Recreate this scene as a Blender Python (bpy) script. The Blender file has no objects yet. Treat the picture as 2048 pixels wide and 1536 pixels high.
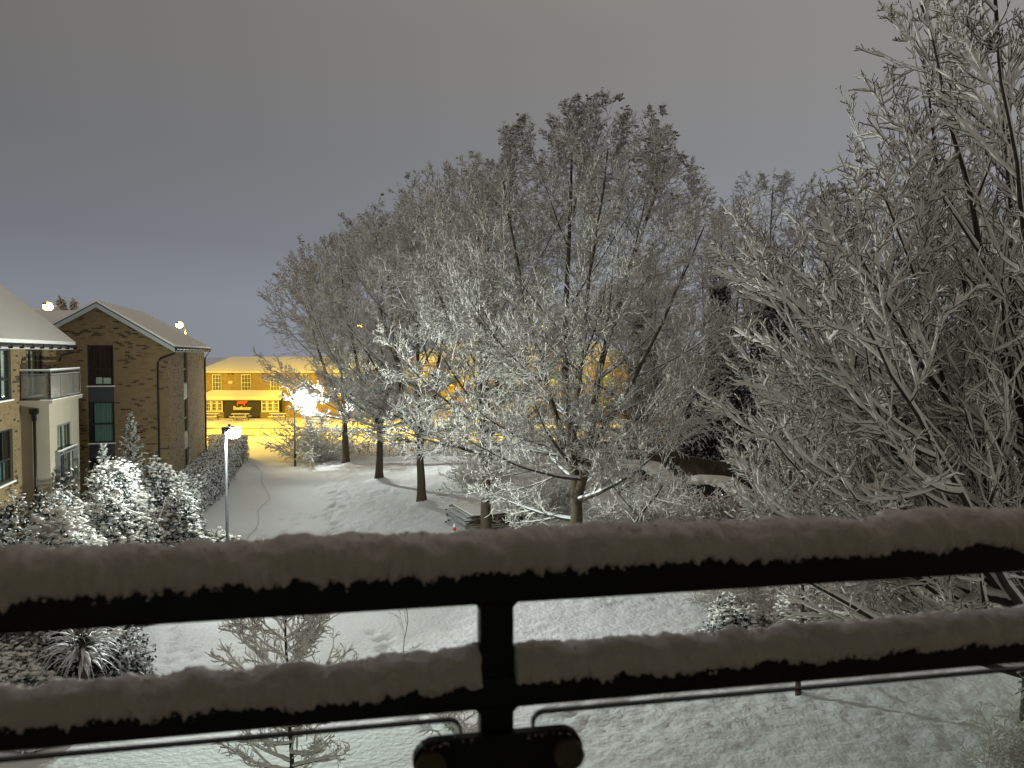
import bpy, bmesh, math
import numpy as np
from math import radians as rad, pi, sin, cos
from mathutils import Vector, Matrix

S = bpy.context.scene
COL = S.collection

# ------------------------------------------------------------------ camera
cam_d = bpy.data.cameras.new('camera')
cam_d.sensor_width = 36.0
cam_d.lens = 36.0 * 1597 / 2048
cam_d.clip_start = 0.05
cam_d.clip_end = 2500
cam_d.dof.use_dof = True
cam_d.dof.focus_distance = 30.0
cam_d.dof.aperture_fstop = 5.6
cam = bpy.data.objects.new('camera', cam_d)
cam.location = (0, 0, 7.6)
cam.rotation_euler = (rad(90 - 2.22), 0, 0)
COL.objects.link(cam)
S.camera = cam

# ------------------------------------------------------------------ world: overcast, lit from below by the town
W = bpy.data.worlds.new('World')
S.world = W
W.use_nodes = True
nt = W.node_tree
nt.nodes.clear()
n_out = nt.nodes.new('ShaderNodeOutputWorld')
n_bg = nt.nodes.new('ShaderNodeBackground')
n_tc = nt.nodes.new('ShaderNodeTexCoord')
n_sep = nt.nodes.new('ShaderNodeSeparateXYZ')
n_ramp = nt.nodes.new('ShaderNodeValToRGB')
n_noise = nt.nodes.new('ShaderNodeTexNoise')
n_noise.inputs['Scale'].default_value = 1.6
n_noise.inputs['Detail'].default_value = 3
n_ma = nt.nodes.new('ShaderNodeMath'); n_ma.operation = 'MULTIPLY_ADD'
n_ma.inputs[1].default_value = 0.10
n_mb = nt.nodes.new('ShaderNodeMapRange')
for k_, v_ in (('From Min', -0.9), ('From Max', 0.5), ('To Min', 0.55), ('To Max', 1.18)): n_mb.inputs[k_].default_value = v_
nt.links.new(n_tc.outputs['Generated'], n_sep.inputs[0])
nt.links.new(n_tc.outputs['Generated'], n_noise.inputs['Vector'])
nt.links.new(n_noise.outputs['Fac'], n_ma.inputs[0])
nt.links.new(n_sep.outputs['Z'], n_ma.inputs[2])
nt.links.new(n_sep.outputs['X'], n_mb.inputs['Value'])
n_sub = nt.nodes.new('ShaderNodeMath'); n_sub.operation = 'SUBTRACT'; n_sub.inputs[1].default_value = 0.05
nt.links.new(n_ma.outputs[0], n_sub.inputs[0])
nt.links.new(n_sub.outputs[0], n_ramp.inputs['Fac'])
nt.links.new(n_mb.outputs[0], n_bg.inputs['Strength'])
cr = n_ramp.color_ramp
SKY = [(0.0, (0.300, 0.325, 0.375)), (0.06, (0.305, 0.328, 0.375)), (0.13, (0.240, 0.254, 0.285)),
       (0.24, (0.222, 0.225, 0.236)), (0.38, (0.232, 0.225, 0.212)), (0.60, (0.295, 0.270, 0.236)), (1.0, (0.350, 0.312, 0.262))]
cr.elements[0].position, cr.elements[0].color = SKY[0][0], (*SKY[0][1], 1)
cr.elements[1].position, cr.elements[1].color = SKY[-1][0], (*SKY[-1][1], 1)
for p_, c_ in SKY[1:-1]:
    e_ = cr.elements.new(p_); e_.color = (*c_, 1)
n_bg.inputs['Strength'].default_value = 1.0
nt.links.new(n_ramp.outputs['Color'], n_bg.inputs['Color'])
nt.links.new(n_bg.outputs[0], n_out.inputs['Surface'])

# exposure
S.view_settings.view_transform = 'Standard'
S.view_settings.look = 'None'
S.view_settings.exposure = 0.0
S.view_settings.gamma = 1.0
S.view_settings.use_curve_mapping = False
S.cycles.max_bounces = 6
S.cycles.transparent_max_bounces = 12
S.cycles.sample_clamp_indirect = 4.0

# lamp powers (the lamps themselves are built further down)
P_PATH_NEAR, P_PATH_FAR, P_SODIUM = 11500.0, 21000.0, 25000.0
C_WHITE = (0.91, 1.0, 0.93)
C_SOD = (1.0, 0.63, 0.03)

R = np.random.default_rng(7)

# ------------------------------------------------------------------ materials
def new_mat(name):
    m = bpy.data.materials.new(name); m.use_nodes = True
    t = m.node_tree
    return m, t, t.nodes['Principled BSDF']

def mat(name, col, rough=0.7, metal=0.0, var=0.15, scale=6.0, bump=0.0, bscale=40.0, spec=0.3):
    m, t, p = new_mat(name)
    p.inputs['Roughness'].default_value = rough
    p.inputs['Metallic'].default_value = metal
    p.inputs['Specular IOR Level'].default_value = spec
    tc = t.nodes.new('ShaderNodeTexCoord')
    n = t.nodes.new('ShaderNodeTexNoise'); n.inputs['Scale'].default_value = scale; n.inputs['Detail'].default_value = 6
    t.links.new(tc.outputs['Object'], n.inputs['Vector'])
    mx = t.nodes.new('ShaderNodeMix'); mx.data_type = 'RGBA'
    mx.inputs[6].default_value = (*[c * (1 - var) for c in col], 1)
    mx.inputs[7].default_value = (*[min(1, c * (1 + var)) for c in col], 1)
    t.links.new(n.outputs['Fac'], mx.inputs[0])
    t.links.new(mx.outputs[2], p.inputs['Base Color'])
    if bump:
        n2 = t.nodes.new('ShaderNodeTexNoise'); n2.inputs['Scale'].default_value = bscale; n2.inputs['Detail'].default_value = 5
        b = t.nodes.new('ShaderNodeBump'); b.inputs['Strength'].default_value = 0.6; b.inputs['Distance'].default_value = bump
        t.links.new(tc.outputs['Object'], n2.inputs['Vector'])
        t.links.new(n2.outputs['Fac'], b.inputs['Height'])
        t.links.new(b.outputs[0], p.inputs['Normal'])
    return m

def snow_mat(name, col=(0.80, 0.81, 0.83), bump=0.02, bscale=25.0, rough=0.7):
    m = mat(name, col, rough=rough, var=0.04, scale=3.0, bump=bump, bscale=bscale, spec=0.25)
    return m

def snowy(name, base, thr=0.15, soft=0.15, scale=8.0, snow=(0.80, 0.82, 0.84), var=0.35, rough=0.8, nz=0.5):
    """Bark or leaf with settled snow on whatever faces upward."""
    m, t, p = new_mat(name)
    p.inputs['Roughness'].default_value = rough
    p.inputs['Specular IOR Level'].default_value = 0.2
    g = t.nodes.new('ShaderNodeNewGeometry'); s = t.nodes.new('ShaderNodeSeparateXYZ')
    t.links.new(g.outputs['Normal'], s.inputs[0])
    tc = t.nodes.new('ShaderNodeTexCoord')
    n = t.nodes.new('ShaderNodeTexNoise'); n.inputs['Scale'].default_value = scale; n.inputs['Detail'].default_value = 4
    t.links.new(tc.outputs['Object'], n.inputs['Vector'])
    a = t.nodes.new('ShaderNodeMath'); a.operation = 'MULTIPLY_ADD'
    a.inputs[1].default_value = nz
    t.links.new(n.outputs['Fac'], a.inputs[0]); t.links.new(s.outputs['Z'], a.inputs[2])
    mr = t.nodes.new('ShaderNodeMapRange'); mr.interpolation_type = 'SMOOTHSTEP'
    mr.inputs['From Min'].default_value = thr - soft + nz * 0.5
    mr.inputs['From Max'].default_value = thr + soft + nz * 0.5
    t.links.new(a.outputs[0], mr.inputs['Value'])
    n2 = t.nodes.new('ShaderNodeTexNoise'); n2.inputs['Scale'].default_value = 3.0; n2.inputs['Detail'].default_value = 8
    t.links.new(tc.outputs['Object'], n2.inputs['Vector'])
    bb = t.nodes.new('ShaderNodeMix'); bb.data_type = 'RGBA'
    bb.inputs[6].default_value = (*[c * (1 - var) for c in base], 1)
    bb.inputs[7].default_value = (*[c * (1 + var) for c in base], 1)
    t.links.new(n2.outputs['Fac'], bb.inputs[0])
    mx = t.nodes.new('ShaderNodeMix'); mx.data_type = 'RGBA'
    mx.inputs[7].default_value = (*snow, 1)
    t.links.new(mr.outputs[0], mx.inputs[0]); t.links.new(bb.outputs[2], mx.inputs[6])
    t.links.new(mx.outputs[2], p.inputs['Base Color'])
    return m

def emis(name, col, strength):
    m, t, p = new_mat(name)
    p.inputs['Base Color'].default_value = (*col, 1)
    p.inputs['Emission Color'].default_value = (*col, 1)
    p.inputs['Emission Strength'].default_value = strength
    return m

def glass(name, tint=(0.85, 0.92, 0.90), fac=0.12, rough=0.02, body=0.0, bodycol=(0.6, 0.7, 0.7)):
    m = bpy.data.materials.new(name); m.use_nodes = True
    t = m.node_tree; t.nodes.clear()
    o = t.nodes.new('ShaderNodeOutputMaterial')
    tr = t.nodes.new('ShaderNodeBsdfTransparent'); tr.inputs[0].default_value = (*tint, 1)
    gl = t.nodes.new('ShaderNodeBsdfGlossy'); gl.inputs['Roughness'].default_value = rough
    lw = t.nodes.new('ShaderNodeLayerWeight'); lw.inputs['Blend'].default_value = 0.5
    pw = t.nodes.new('ShaderNodeMath'); pw.operation = 'POWER'; pw.inputs[1].default_value = 4.0
    ad = t.nodes.new('ShaderNodeMath'); ad.operation = 'ADD'; ad.inputs[1].default_value = fac
    ad.use_clamp = True
    mx = t.nodes.new('ShaderNodeMixShader')
    t.links.new(lw.outputs['Facing'], pw.inputs[0]); t.links.new(pw.outputs[0], ad.inputs[0]); t.links.new(ad.outputs[0], mx.inputs[0])
    t.links.new(tr.outputs[0], mx.inputs[1]); t.links.new(gl.outputs[0], mx.inputs[2])
    last = mx
    if body > 0:
        df = t.nodes.new('ShaderNodeBsdfDiffuse'); df.inputs[0].default_value = (*bodycol, 1)
        m2 = t.nodes.new('ShaderNodeMixShader'); m2.inputs[0].default_value = body
        t.links.new(mx.outputs[0], m2.inputs[1]); t.links.new(df.outputs[0], m2.inputs[2]); last = m2
    t.links.new(last.outputs[0], o.inputs['Surface'])
    return m

def brick_mat(name, tones, scale=1.0):
    """Per-brick tone comes from the mesh attribute 'tone'."""
    m, t, p = new_mat(name)
    p.inputs['Roughness'].default_value = 0.85
    at = t.nodes.new('ShaderNodeAttribute'); at.attribute_name = 'tone'
    r = t.nodes.new('ShaderNodeValToRGB'); c = r.color_ramp; c.interpolation = 'LINEAR'
    c.elements[0].position = 0; c.elements[0].color = (*tones[0], 1)
    c.elements[1].position = 1; c.elements[1].color = (*tones[-1], 1)
    for i, q in enumerate(tones[1:-1]):
        e = c.elements.new((i + 1) / (len(tones) - 1)); e.color = (*q, 1)
    t.links.new(at.outputs['Fac'], r.inputs[0])
    tc = t.nodes.new('ShaderNodeTexCoord')
    n = t.nodes.new('ShaderNodeTexNoise'); n.inputs['Scale'].default_value = 22; n.inputs['Detail'].default_value = 6
    t.links.new(tc.outputs['Object'], n.inputs['Vector'])
    mm = t.nodes.new('ShaderNodeMix'); mm.data_type = 'RGBA'; mm.blend_type = 'MULTIPLY'; mm.inputs[0].default_value = 0.5
    t.links.new(r.outputs[0], mm.inputs[6]); t.links.new(n.outputs['Color'], mm.inputs[7])
    t.links.new(mm.outputs[2], p.inputs['Base Color'])
    return m

M = {}
M['snow_ground'] = snow_mat('snow_ground', bump=0.07, bscale=8.0)
M['snow'] = snow_mat('snow', col=(0.82, 0.80, 0.75), bump=0.02, bscale=30.0)
M['snow_rail'] = snow_mat('snow_rail', col=(0.78, 0.73, 0.76), bump=0.005, bscale=150.0)  # warm mauve cast of the light put into this snow's colour
M['bark_snow'] = snowy('bark_with_snow', (0.055, 0.048, 0.036), thr=0.10, soft=0.12, scale=7)
M['bark_snow_far'] = snowy('twigs_with_snow', (0.075, 0.068, 0.052), thr=-0.40, soft=0.2, scale=5, nz=0.9, snow=(0.80, 0.78, 0.73))
M['bark'] = snowy('bark_dark', (0.048, 0.042, 0.032), thr=0.55, soft=0.12, scale=14)
M['trunk'] = snowy('trunk_bark', (0.085, 0.066, 0.045), thr=0.45, soft=0.1, scale=12)
M['seed'] = snowy('dry_seed_clusters', (0.15, 0.115, 0.09), thr=-0.5, soft=0.15, scale=9)
M['leaf_dark'] = snowy('dark_leaf', (0.020, 0.030, 0.018), thr=0.42, soft=0.15, scale=6, nz=0.7, rough=0.5)
M['leaf_shrub'] = snowy('shrub_leaf', (0.040, 0.060, 0.038), thr=0.18, soft=0.15, scale=6, nz=0.7, rough=0.5)
M['leaf_hedge'] = snowy('hedge_twigs', (0.085, 0.065, 0.050), thr=0.15, soft=0.2, scale=5, nz=0.8)
M['leaf_ivy'] = snowy('ivy_leaf', (0.022, 0.024, 0.015), thr=0.42, soft=0.15, scale=3, nz=0.9, rough=0.5)
M['strap'] = snowy('strap_leaf', (0.12, 0.11, 0.065), thr=0.35, soft=0.2, scale=7, nz=0.7, rough=0.5)
M['core'] = mat('inner_shade_twigs', (0.03, 0.028, 0.022), var=0.4)  # dark filler inside bushes and hedges, inner shade put into its colour
M['black_metal'] = mat('black_painted_metal', (0.010, 0.010, 0.011), rough=0.45, var=0.3, scale=30, bump=0.0004, bscale=300)
M['knob'] = mat('brown_cap', (0.11, 0.095, 0.07), rough=0.5, var=0.3, scale=50, bump=0.0005, bscale=200)
M['pane'] = glass('railing_glass', (0.93, 0.96, 0.945), 0.01)
M['pane_edge'] = mat('glass_edge', (0.012, 0.022, 0.024), rough=0.2, var=0.2)
M['win_glass'] = glass('window_glass', (0.90, 0.95, 0.93), 0.10)
M['frost'] = glass('balcony_glass', (0.62, 0.64, 0.62), 0.18, 0.05, body=0.22, bodycol=(0.55, 0.53, 0.48))
M['frame'] = mat('grey_window_frame', (0.030, 0.032, 0.036), rough=0.4)
M['frame_brown'] = mat('dark_red_frame', (0.040, 0.022, 0.024), rough=0.4)
M['frame_white'] = mat('cream_frame', (0.62, 0.60, 0.52), rough=0.5, var=0.05)
M['infill'] = mat('grey_infill_panel', (0.060, 0.064, 0.072), rough=0.5)
M['infill_pale'] = mat('pale_louvre', (0.36, 0.34, 0.32), rough=0.6)
M['curtain'] = mat('pale_curtain', (0.84, 0.85, 0.78), rough=0.9, var=0.1, scale=10)
M['curtain_green'] = mat('green_curtain', (0.24, 0.36, 0.34), rough=0.9, var=0.15, scale=10)
M['curtain_dark'] = mat('maroon_curtain', (0.060, 0.025, 0.032), rough=0.9, var=0.2, scale=10)
M['curtain_tan'] = mat('tan_curtain', (0.30, 0.25, 0.17), rough=0.9, var=0.3, scale=4)
M['room'] = mat('dark_room', (0.05, 0.045, 0.04), rough=0.9)
M['render'] = mat('beige_render', (0.37, 0.33, 0.25), rough=0.85, var=0.12, scale=1.2, bump=0.004, bscale=60)
M['mortar'] = mat('mortar', (0.20, 0.155, 0.085), rough=0.9, var=0.15, bump=0.003, bscale=80)
M['brick'] = brick_mat('brown_brick', [(0.055, 0.036, 0.022), (0.16, 0.105, 0.050), (0.27, 0.185, 0.085), (0.31, 0.215, 0.10), (0.34, 0.24, 0.115)])
M['brick_yellow'] = brick_mat('pub_brick', [(0.26, 0.19, 0.10), (0.34, 0.26, 0.15), (0.42, 0.33, 0.20)])
M['verge'] = mat('pale_bargeboard', (0.42, 0.46, 0.44), rough=0.5, var=0.08)
M['roof_tile'] = mat('roof_tile', (0.05, 0.045, 0.045), rough=0.8)
M['fascia'] = mat('white_fascia', (0.50, 0.48, 0.45), rough=0.5, var=0.1)
M['sign'] = mat('black_sign_board', (0.045, 0.040, 0.038), rough=0.6)
M['sign_text'] = mat('cream_lettering', (0.80, 0.74, 0.55), rough=0.5, var=0.02)
M['sign_bull'] = mat('orange_bull', (0.75, 0.13, 0.05), rough=0.5, var=0.1)
M['wood'] = snowy('weathered_wood', (0.10, 0.075, 0.05), thr=0.4, soft=0.1, scale=10)
M['fence_wood'] = snowy('fence_boards', (0.075, 0.055, 0.038), thr=0.4, soft=0.1, scale=10)
M['galv'] = mat('galvanised_steel', (0.20, 0.22, 0.22), rough=0.5, metal=0.3, var=0.2, scale=12)
M['lamp_head'] = mat('dark_lamp_head', (0.035, 0.038, 0.042), rough=0.5)
M['lens_white'] = emis('white_lamp_lens', (0.9, 1.0, 1.0), 60)
M['lens_sod'] = emis('sodium_lamp_lens', (1.0, 0.50, 0.06), 60)
M['cone_red'] = mat('cone_red', (0.55, 0.06, 0.03), rough=0.6)
M['car_red'] = mat('red_car_paint', (0.11, 0.010, 0.011), rough=0.3, var=0.1, spec=0.5)
M['car_dark'] = mat('dark_car_paint', (0.02, 0.022, 0.025), rough=0.3, var=0.1, spec=0.5)
M['tyre'] = mat('rubber', (0.015, 0.015, 0.015), rough=0.9)
M['car_glass'] = mat('car_window', (0.012, 0.014, 0.016), rough=0.1, spec=0.6)
M['plate'] = mat('yellow_plate', (0.70, 0.50, 0.12), rough=0.5)
M['asphalt'] = mat('slushy_asphalt', (0.16, 0.155, 0.15), rough=0.9, var=0.3, scale=2.5, bump=0.01)
M['compacted'] = mat('compacted_snow', (0.55, 0.55, 0.56), rough=0.8, var=0.15, scale=2.0, bump=0.012, bscale=8)
M['track'] = mat('tyre_track', (0.56, 0.56, 0.57), rough=0.8, var=0.3)
M['kerb'] = mat('kerb_stone', (0.25, 0.24, 0.23), rough=0.9)

# ------------------------------------------------------------------ mesh helpers
def mesh_np(name, V, Q=None, T=None, smooth=False):
    V = np.asarray(V, np.float32).reshape(-1, 3)
    me = bpy.data.meshes.new(name)
    nq = 0 if Q is None else len(Q); ntr = 0 if T is None else len(T)
    idx = []
    if nq: idx.append(np.asarray(Q, np.int32).ravel())
    if ntr: idx.append(np.asarray(T, np.int32).ravel())
    idx = np.concatenate(idx)
    me.vertices.add(len(V)); me.vertices.foreach_set('co', V.ravel())
    me.loops.add(len(idx)); me.loops.foreach_set('vertex_index', idx)
    me.polygons.add(nq + ntr)
    starts = np.concatenate([np.arange(nq) * 4, nq * 4 + np.arange(ntr) * 3]).astype(np.int32)
    me.polygons.foreach_set('loop_start', starts)
    me.polygons.foreach_set('use_smooth', np.full(nq + ntr, smooth))
    me.update(calc_edges=True)
    return me

def link(name, me, material, parent=None, loc=None, rot=None, kind=None, label=None, cat=None, group=None):
    o = bpy.data.objects.new(name, me)
    if material is not None and me is not None and len(me.materials) == 0:
        me.materials.append(material)
    COL.objects.link(o)
    if parent is not None: o.parent = parent
    if loc is not None: o.location = loc
    if rot is not None: o.rotation_euler = rot
    if kind: o['kind'] = kind
    if label: o['label'] = label
    if cat: o['category'] = cat
    if group: o['group'] = group
    return o

def thing(name, label, cat, loc=(0, 0, 0), rz=0.0, group=None):
    return link(name, None, None, loc=loc, rot=(0, 0, rz), label=label, cat=cat, group=group)

def copy_tree(o, parent=None):
    c = o.copy(); COL.objects.link(c)
    if parent is not None: c.parent = parent
    for ch in list(o.children): copy_tree(ch, c)
    return c

class MB:
    """Collects boxes, prisms, tubes, lathes in one mesh."""
    def __init__(s): s.bm = bmesh.new()
    def box(s, x0, x1, y0, y1, z0, z1):
        v = [s.bm.verts.new(p) for p in ((x0, y0, z0), (x1, y0, z0), (x1, y1, z0), (x0, y1, z0), (x0, y0, z1), (x1, y0, z1), (x1, y1, z1), (x0, y1, z1))]
        for f in ((3, 2, 1, 0), (4, 5, 6, 7), (0, 1, 5, 4), (1, 2, 6, 5), (2, 3, 7, 6), (3, 0, 4, 7)): s.bm.faces.new([v[i] for i in f])
        return s
    def prism(s, pts, d):
        """extrude polygon pts (3D, planar) by vector d"""
        a = [s.bm.verts.new(p) for p in pts]; d = Vector(d)
        b = [s.bm.verts.new(Vector(p) + d) for p in pts]
        n = len(a)
        s.bm.faces.new(list(reversed(a))); s.bm.faces.new(b)
        for i in range(n): s.bm.faces.new([a[i], a[(i + 1) % n], b[(i + 1) % n], b[i]])
        return s
    def tube(s, pts, r, n=8, cap=True):
        pts = [Vector(p) for p in pts]
        rs = r if isinstance(r, (list, tuple)) else [r] * len(pts)
        rings = []
        for i, p in enumerate(pts):
            t = (pts[min(i + 1, len(pts) - 1)] - pts[max(i - 1, 0)]).normalized()
            ref = Vector((0, 0, 1)) if abs(t.z) < 0.95 else Vector((1, 0, 0))
            a = t.cross(ref).normalized(); b = a.cross(t)
            rings.append([s.bm.verts.new(p + (a * cos(2 * pi * k / n) + b * sin(2 * pi * k / n)) * rs[i]) for k in range(n)])
        for i in range(len(rings) - 1):
            for k in range(n):
                s.bm.faces.new([rings[i][k], rings[i][(k + 1) % n], rings[i + 1][(k + 1) % n], rings[i + 1][k]])
        if cap:
            s.bm.faces.new(rings[0]); s.bm.faces.new(list(reversed(rings[-1])))
        return s
    def build(s, name, material, parent=None, bevel=0.0, smooth=False, **kw):
        bmesh.ops.recalc_face_normals(s.bm, faces=s.bm.faces)
        if bevel > 0:
            bmesh.ops.bevel(s.bm, geom=list(s.bm.edges), offset=bevel, segments=2, affect='EDGES', profile=0.6)
        me = bpy.data.meshes.new(name); s.bm.to_mesh(me); s.bm.free()
        if smooth:
            me.polygons.foreach_set('use_smooth', np.ones(len(me.polygons), bool))
        return link(name, me, material, parent, **kw)

def part_box(name, material, parent, x0, x1, y0, y1, z0, z1, bevel=0.0, **kw):
    return MB().box(x0, x1, y0, y1, z0, z1).build(name, material, parent, bevel=bevel, **kw)

# value noise -------------------------------------------------------
def _h(ix, iy, iz, seed):
    n = (ix.astype(np.int64) * 374761393 + iy.astype(np.int64) * 668265263 + iz.astype(np.int64) * 2147483647 + seed * 974711) & 0x7fffffff
    n = ((n ^ (n >> 13)) * 1274126177) & 0x7fffffff
    return ((n ^ (n >> 16)) & 0xffff) / 65535.0
def vnoise(p, freq=1.0, seed=0):
    p = np.asarray(p, float) * freq
    i = np.floor(p).astype(np.int64); f = p - i; f = f * f * (3 - 2 * f)
    r = 0
    for dx in (0, 1):
        for dy in (0, 1):
            for dz in (0, 1):
                w = (f[..., 0] if dx else 1 - f[..., 0]) * (f[..., 1] if dy else 1 - f[..., 1]) * (f[..., 2] if dz else 1 - f[..., 2])
                r = r + w * _h(i[..., 0] + dx, i[..., 1] + dy, i[..., 2] + dz, seed)
    return r * 2 - 1
def fbm(p, freq, octs=3, seed=0, gain=0.5):
    a = 1; r = 0
    for k in range(octs):
        r = r + a * vnoise(p, freq * 2 ** k, seed + k * 17); a *= gain
    return r

# ------------------------------------------------------------------ vectorised branch growth
def norm(v): return v / (np.linalg.norm(v, axis=-1, keepdims=True) + 1e-9)

def grow(P0, D0, L, r0, K, wander, trop, tip=0.25, rng=R):
    """N branches of K points; trop bends them upward."""
    N = len(P0); P = np.zeros((N, K, 3)); Dd = np.zeros((N, K, 3)); d = norm(D0); p = P0.copy()
    st = (L / (K - 1))[:, None]
    P[:, 0] = p; Dd[:, 0] = d
    up = np.array([0, 0, 1.0])
    for k in range(1, K):
        d = norm(d + wander * rng.normal(size=(N, 3)) + trop * up)
        p = p + d * st; P[:, k] = p; Dd[:, k] = d
    t = np.linspace(0, 1, K)[None]
    Rr = r0[:, None] * (1 - t * (1 - tip))
    return P, Dd, Rr

def spawn(P, D, Rr, n, t0, t1, ang, lfac, rfac, rng=R, L=None, flat=0.0, taper=0.6):
    """n children per branch, evenly staggered; ang=(lo,hi) degrees from the parent direction."""
    N, K, _ = P.shape
    t = t0 + (t1 - t0) * (np.arange(n)[None] + rng.uniform(0, 1, (N, n))) / n
    f = t * (K - 1); i = np.minimum(f.astype(int), K - 2); w = (f - i)[..., None]
    rows = np.arange(N)[:, None]
    p = P[rows, i] * (1 - w) + P[rows, i + 1] * w
    d = norm(D[rows, i] * (1 - w) + D[rows, i + 1] * w)
    r = Rr[rows, i] * (1 - w[..., 0]) + Rr[rows, i + 1] * w[..., 0]
    a = np.radians(rng.uniform(ang[0], ang[1], (N, n)))[..., None]
    q = rng.normal(size=(N, n, 3)); q[..., 2] *= (1 - flat)
    q = norm(q - (q * d).sum(-1, keepdims=True) * d)
    nd = d * np.cos(a) + q * np.sin(a)
    if L is None: L = np.linalg.norm(P[:, -1] - P[:, 0], axis=-1)
    l = L[:, None] * lfac * (1 - taper * t) * rng.uniform(0.65, 1.25, (N, n))
    return p.reshape(-1, 3), nd.reshape(-1, 3), l.ravel(), (r * rfac).ravel()

def clip_env(P0, D0, L, C, E, rng=R, jit=0.12):
    """shorten branches that would leave the ellipsoid (centre C, radii E)"""
    o = (P0 - C) / E; d = norm(D0) / E
    a = (d * d).sum(-1); b = (o * d).sum(-1); c = (o * o).sum(-1) - 1
    disc = np.maximum(b * b - a * c, 0)
    far = (-b + np.sqrt(disc)) / a
    far = np.where(c > 0, np.minimum(0.25 * L, 0.7), np.maximum(far, 0.05)) * rng.uniform(1 - jit, 1 + jit, len(L))
    return np.minimum(L, far)

def tubes_np(P, Rr, n=3, flatten=1.0, rng=R, phase=None):
    N, K, _ = P.shape
    T = np.gradient(P, axis=1); T = norm(T)
    mean = norm(T.mean(1, keepdims=True))
    ref = np.where(np.abs(mean[..., 2:3]) < 0.9, np.array([0, 0, 1.0]), np.array([1.0, 0, 0]))
    A = norm(np.cross(T, ref)); B = np.cross(A, T)
    ph = rng.uniform(0, 2 * pi, (N, 1, 1)) if phase is None else np.full((N, 1, 1), phase)
    a = ph + np.arange(n)[None, None] * 2 * pi / n
    ring = P[:, :, None] + Rr[:, :, None, None] * (A[:, :, None] * np.cos(a)[..., None] + flatten * B[:, :, None] * np.sin(a)[..., None])
    V = ring.reshape(-1, 3)
    base = (np.arange(N) * K * n)[:, None, None]; kk = (np.arange(K - 1) * n)[None, :, None]; s = np.arange(n)[None, None]; s2 = (s + 1) % n
    q = np.stack([base + kk + s, base + kk + s2, base + kk + n + s2, base + kk + n + s], -1).reshape(-1, 4)
    return V, q

def join_np(parts):
    V = []; Q = []; off = 0
    for v, q in parts:
        V.append(v); Q.append(q + off); off += len(v)
    return np.concatenate(V), np.concatenate(Q)

def snow_on(P, Rr, thick, cov=1.0, rng=R, rough=0.35):
    """a ridge of snow riding on each branch, thinner where the branch is steep"""
    T = norm(np.gradient(P, axis=1)); h = np.sqrt(np.maximum(0, 1 - T[..., 2] ** 2))
    lump = 1 + rough * rng.normal(size=Rr.shape)
    h = np.clip(h * 1.15 - 0.12, 0.04, 1)
    rs = (Rr * 0.9 + thick * h * np.clip(lump, 0.25, 2.2) * cov)
    Q = P.copy(); Q[..., 2] += rs * 0.7 + Rr * 0.5
    rs[:, -1] *= 0.45; rs[:, -2] *= 0.8
    return Q, rs

def ico():
    bm = bmesh.new(); bmesh.ops.create_icosphere(bm, subdivisions=1, radius=1)
    v = np.array([x.co[:] for x in bm.verts]); f = np.array([[x.index for x in g.verts] for g in bm.faces]); bm.free()
    return v, f
ICOV, ICOF = ico()
OCV = np.array([(1, 0, 0), (0, 1, 0), (-1, 0, 0), (0, -1, 0), (0, 0, 1), (0, 0, -1)], float); OCF = np.array([(0, 1, 4), (1, 2, 4), (2, 3, 4), (3, 0, 4), (1, 0, 5), (2, 1, 5), (3, 2, 5), (0, 3, 5)])
def blobs_np(C, size, flat=0.6, rng=R, rough=0.3):
    N = len(C)
    v = OCV[None] * (1 + rough * rng.normal(size=(N, 6, 1)))
    a = rng.uniform(0, 2 * pi, N); ca, sa = np.cos(a), np.sin(a)
    x = v[..., 0] * ca[:, None] - v[..., 1] * sa[:, None]; y = v[..., 0] * sa[:, None] + v[..., 1] * ca[:, None]
    el = rng.uniform(0.7, 1.5, (N, 1))
    V = np.stack([x * el, y, v[..., 2] * flat], -1) * np.asarray(size).reshape(-1, 1, 1) + C[:, None]
    F = (OCF[None] + (np.arange(N) * 6)[:, None, None]).reshape(-1, 3)
    return V.reshape(-1, 3), F
def leaves_np(C, nrm, m, size, spread, rng=R, aspect=0.45, droop=0.3):
    """m rhombic leaves round each centre"""
    N = len(C); c = np.repeat(C, m, 0) + rng.normal(size=(N * m, 3)) * spread
    n0 = np.repeat(nrm, m, 0)
    d = norm(n0 * 0.6 + rng.normal(size=(N * m, 3)) * 0.8 + np.array([0, 0, -droop]))
    w = norm(np.cross(d, rng.normal(size=(N * m, 3)) * 0.6 + np.array([0, 0, 1.0])))
    s = (size * rng.uniform(0.6, 1.3, N * m))[:, None]
    V = np.stack([c - d * s * 0.5, c + w * s * aspect * 0.5, c + d * s * 0.5 - np.array([0, 0, 0.12]) * s, c - w * s * aspect * 0.5], 1)
    Q = np.arange(N * m * 4).reshape(-1, 4)
    return V.reshape(-1, 3), Q

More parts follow.
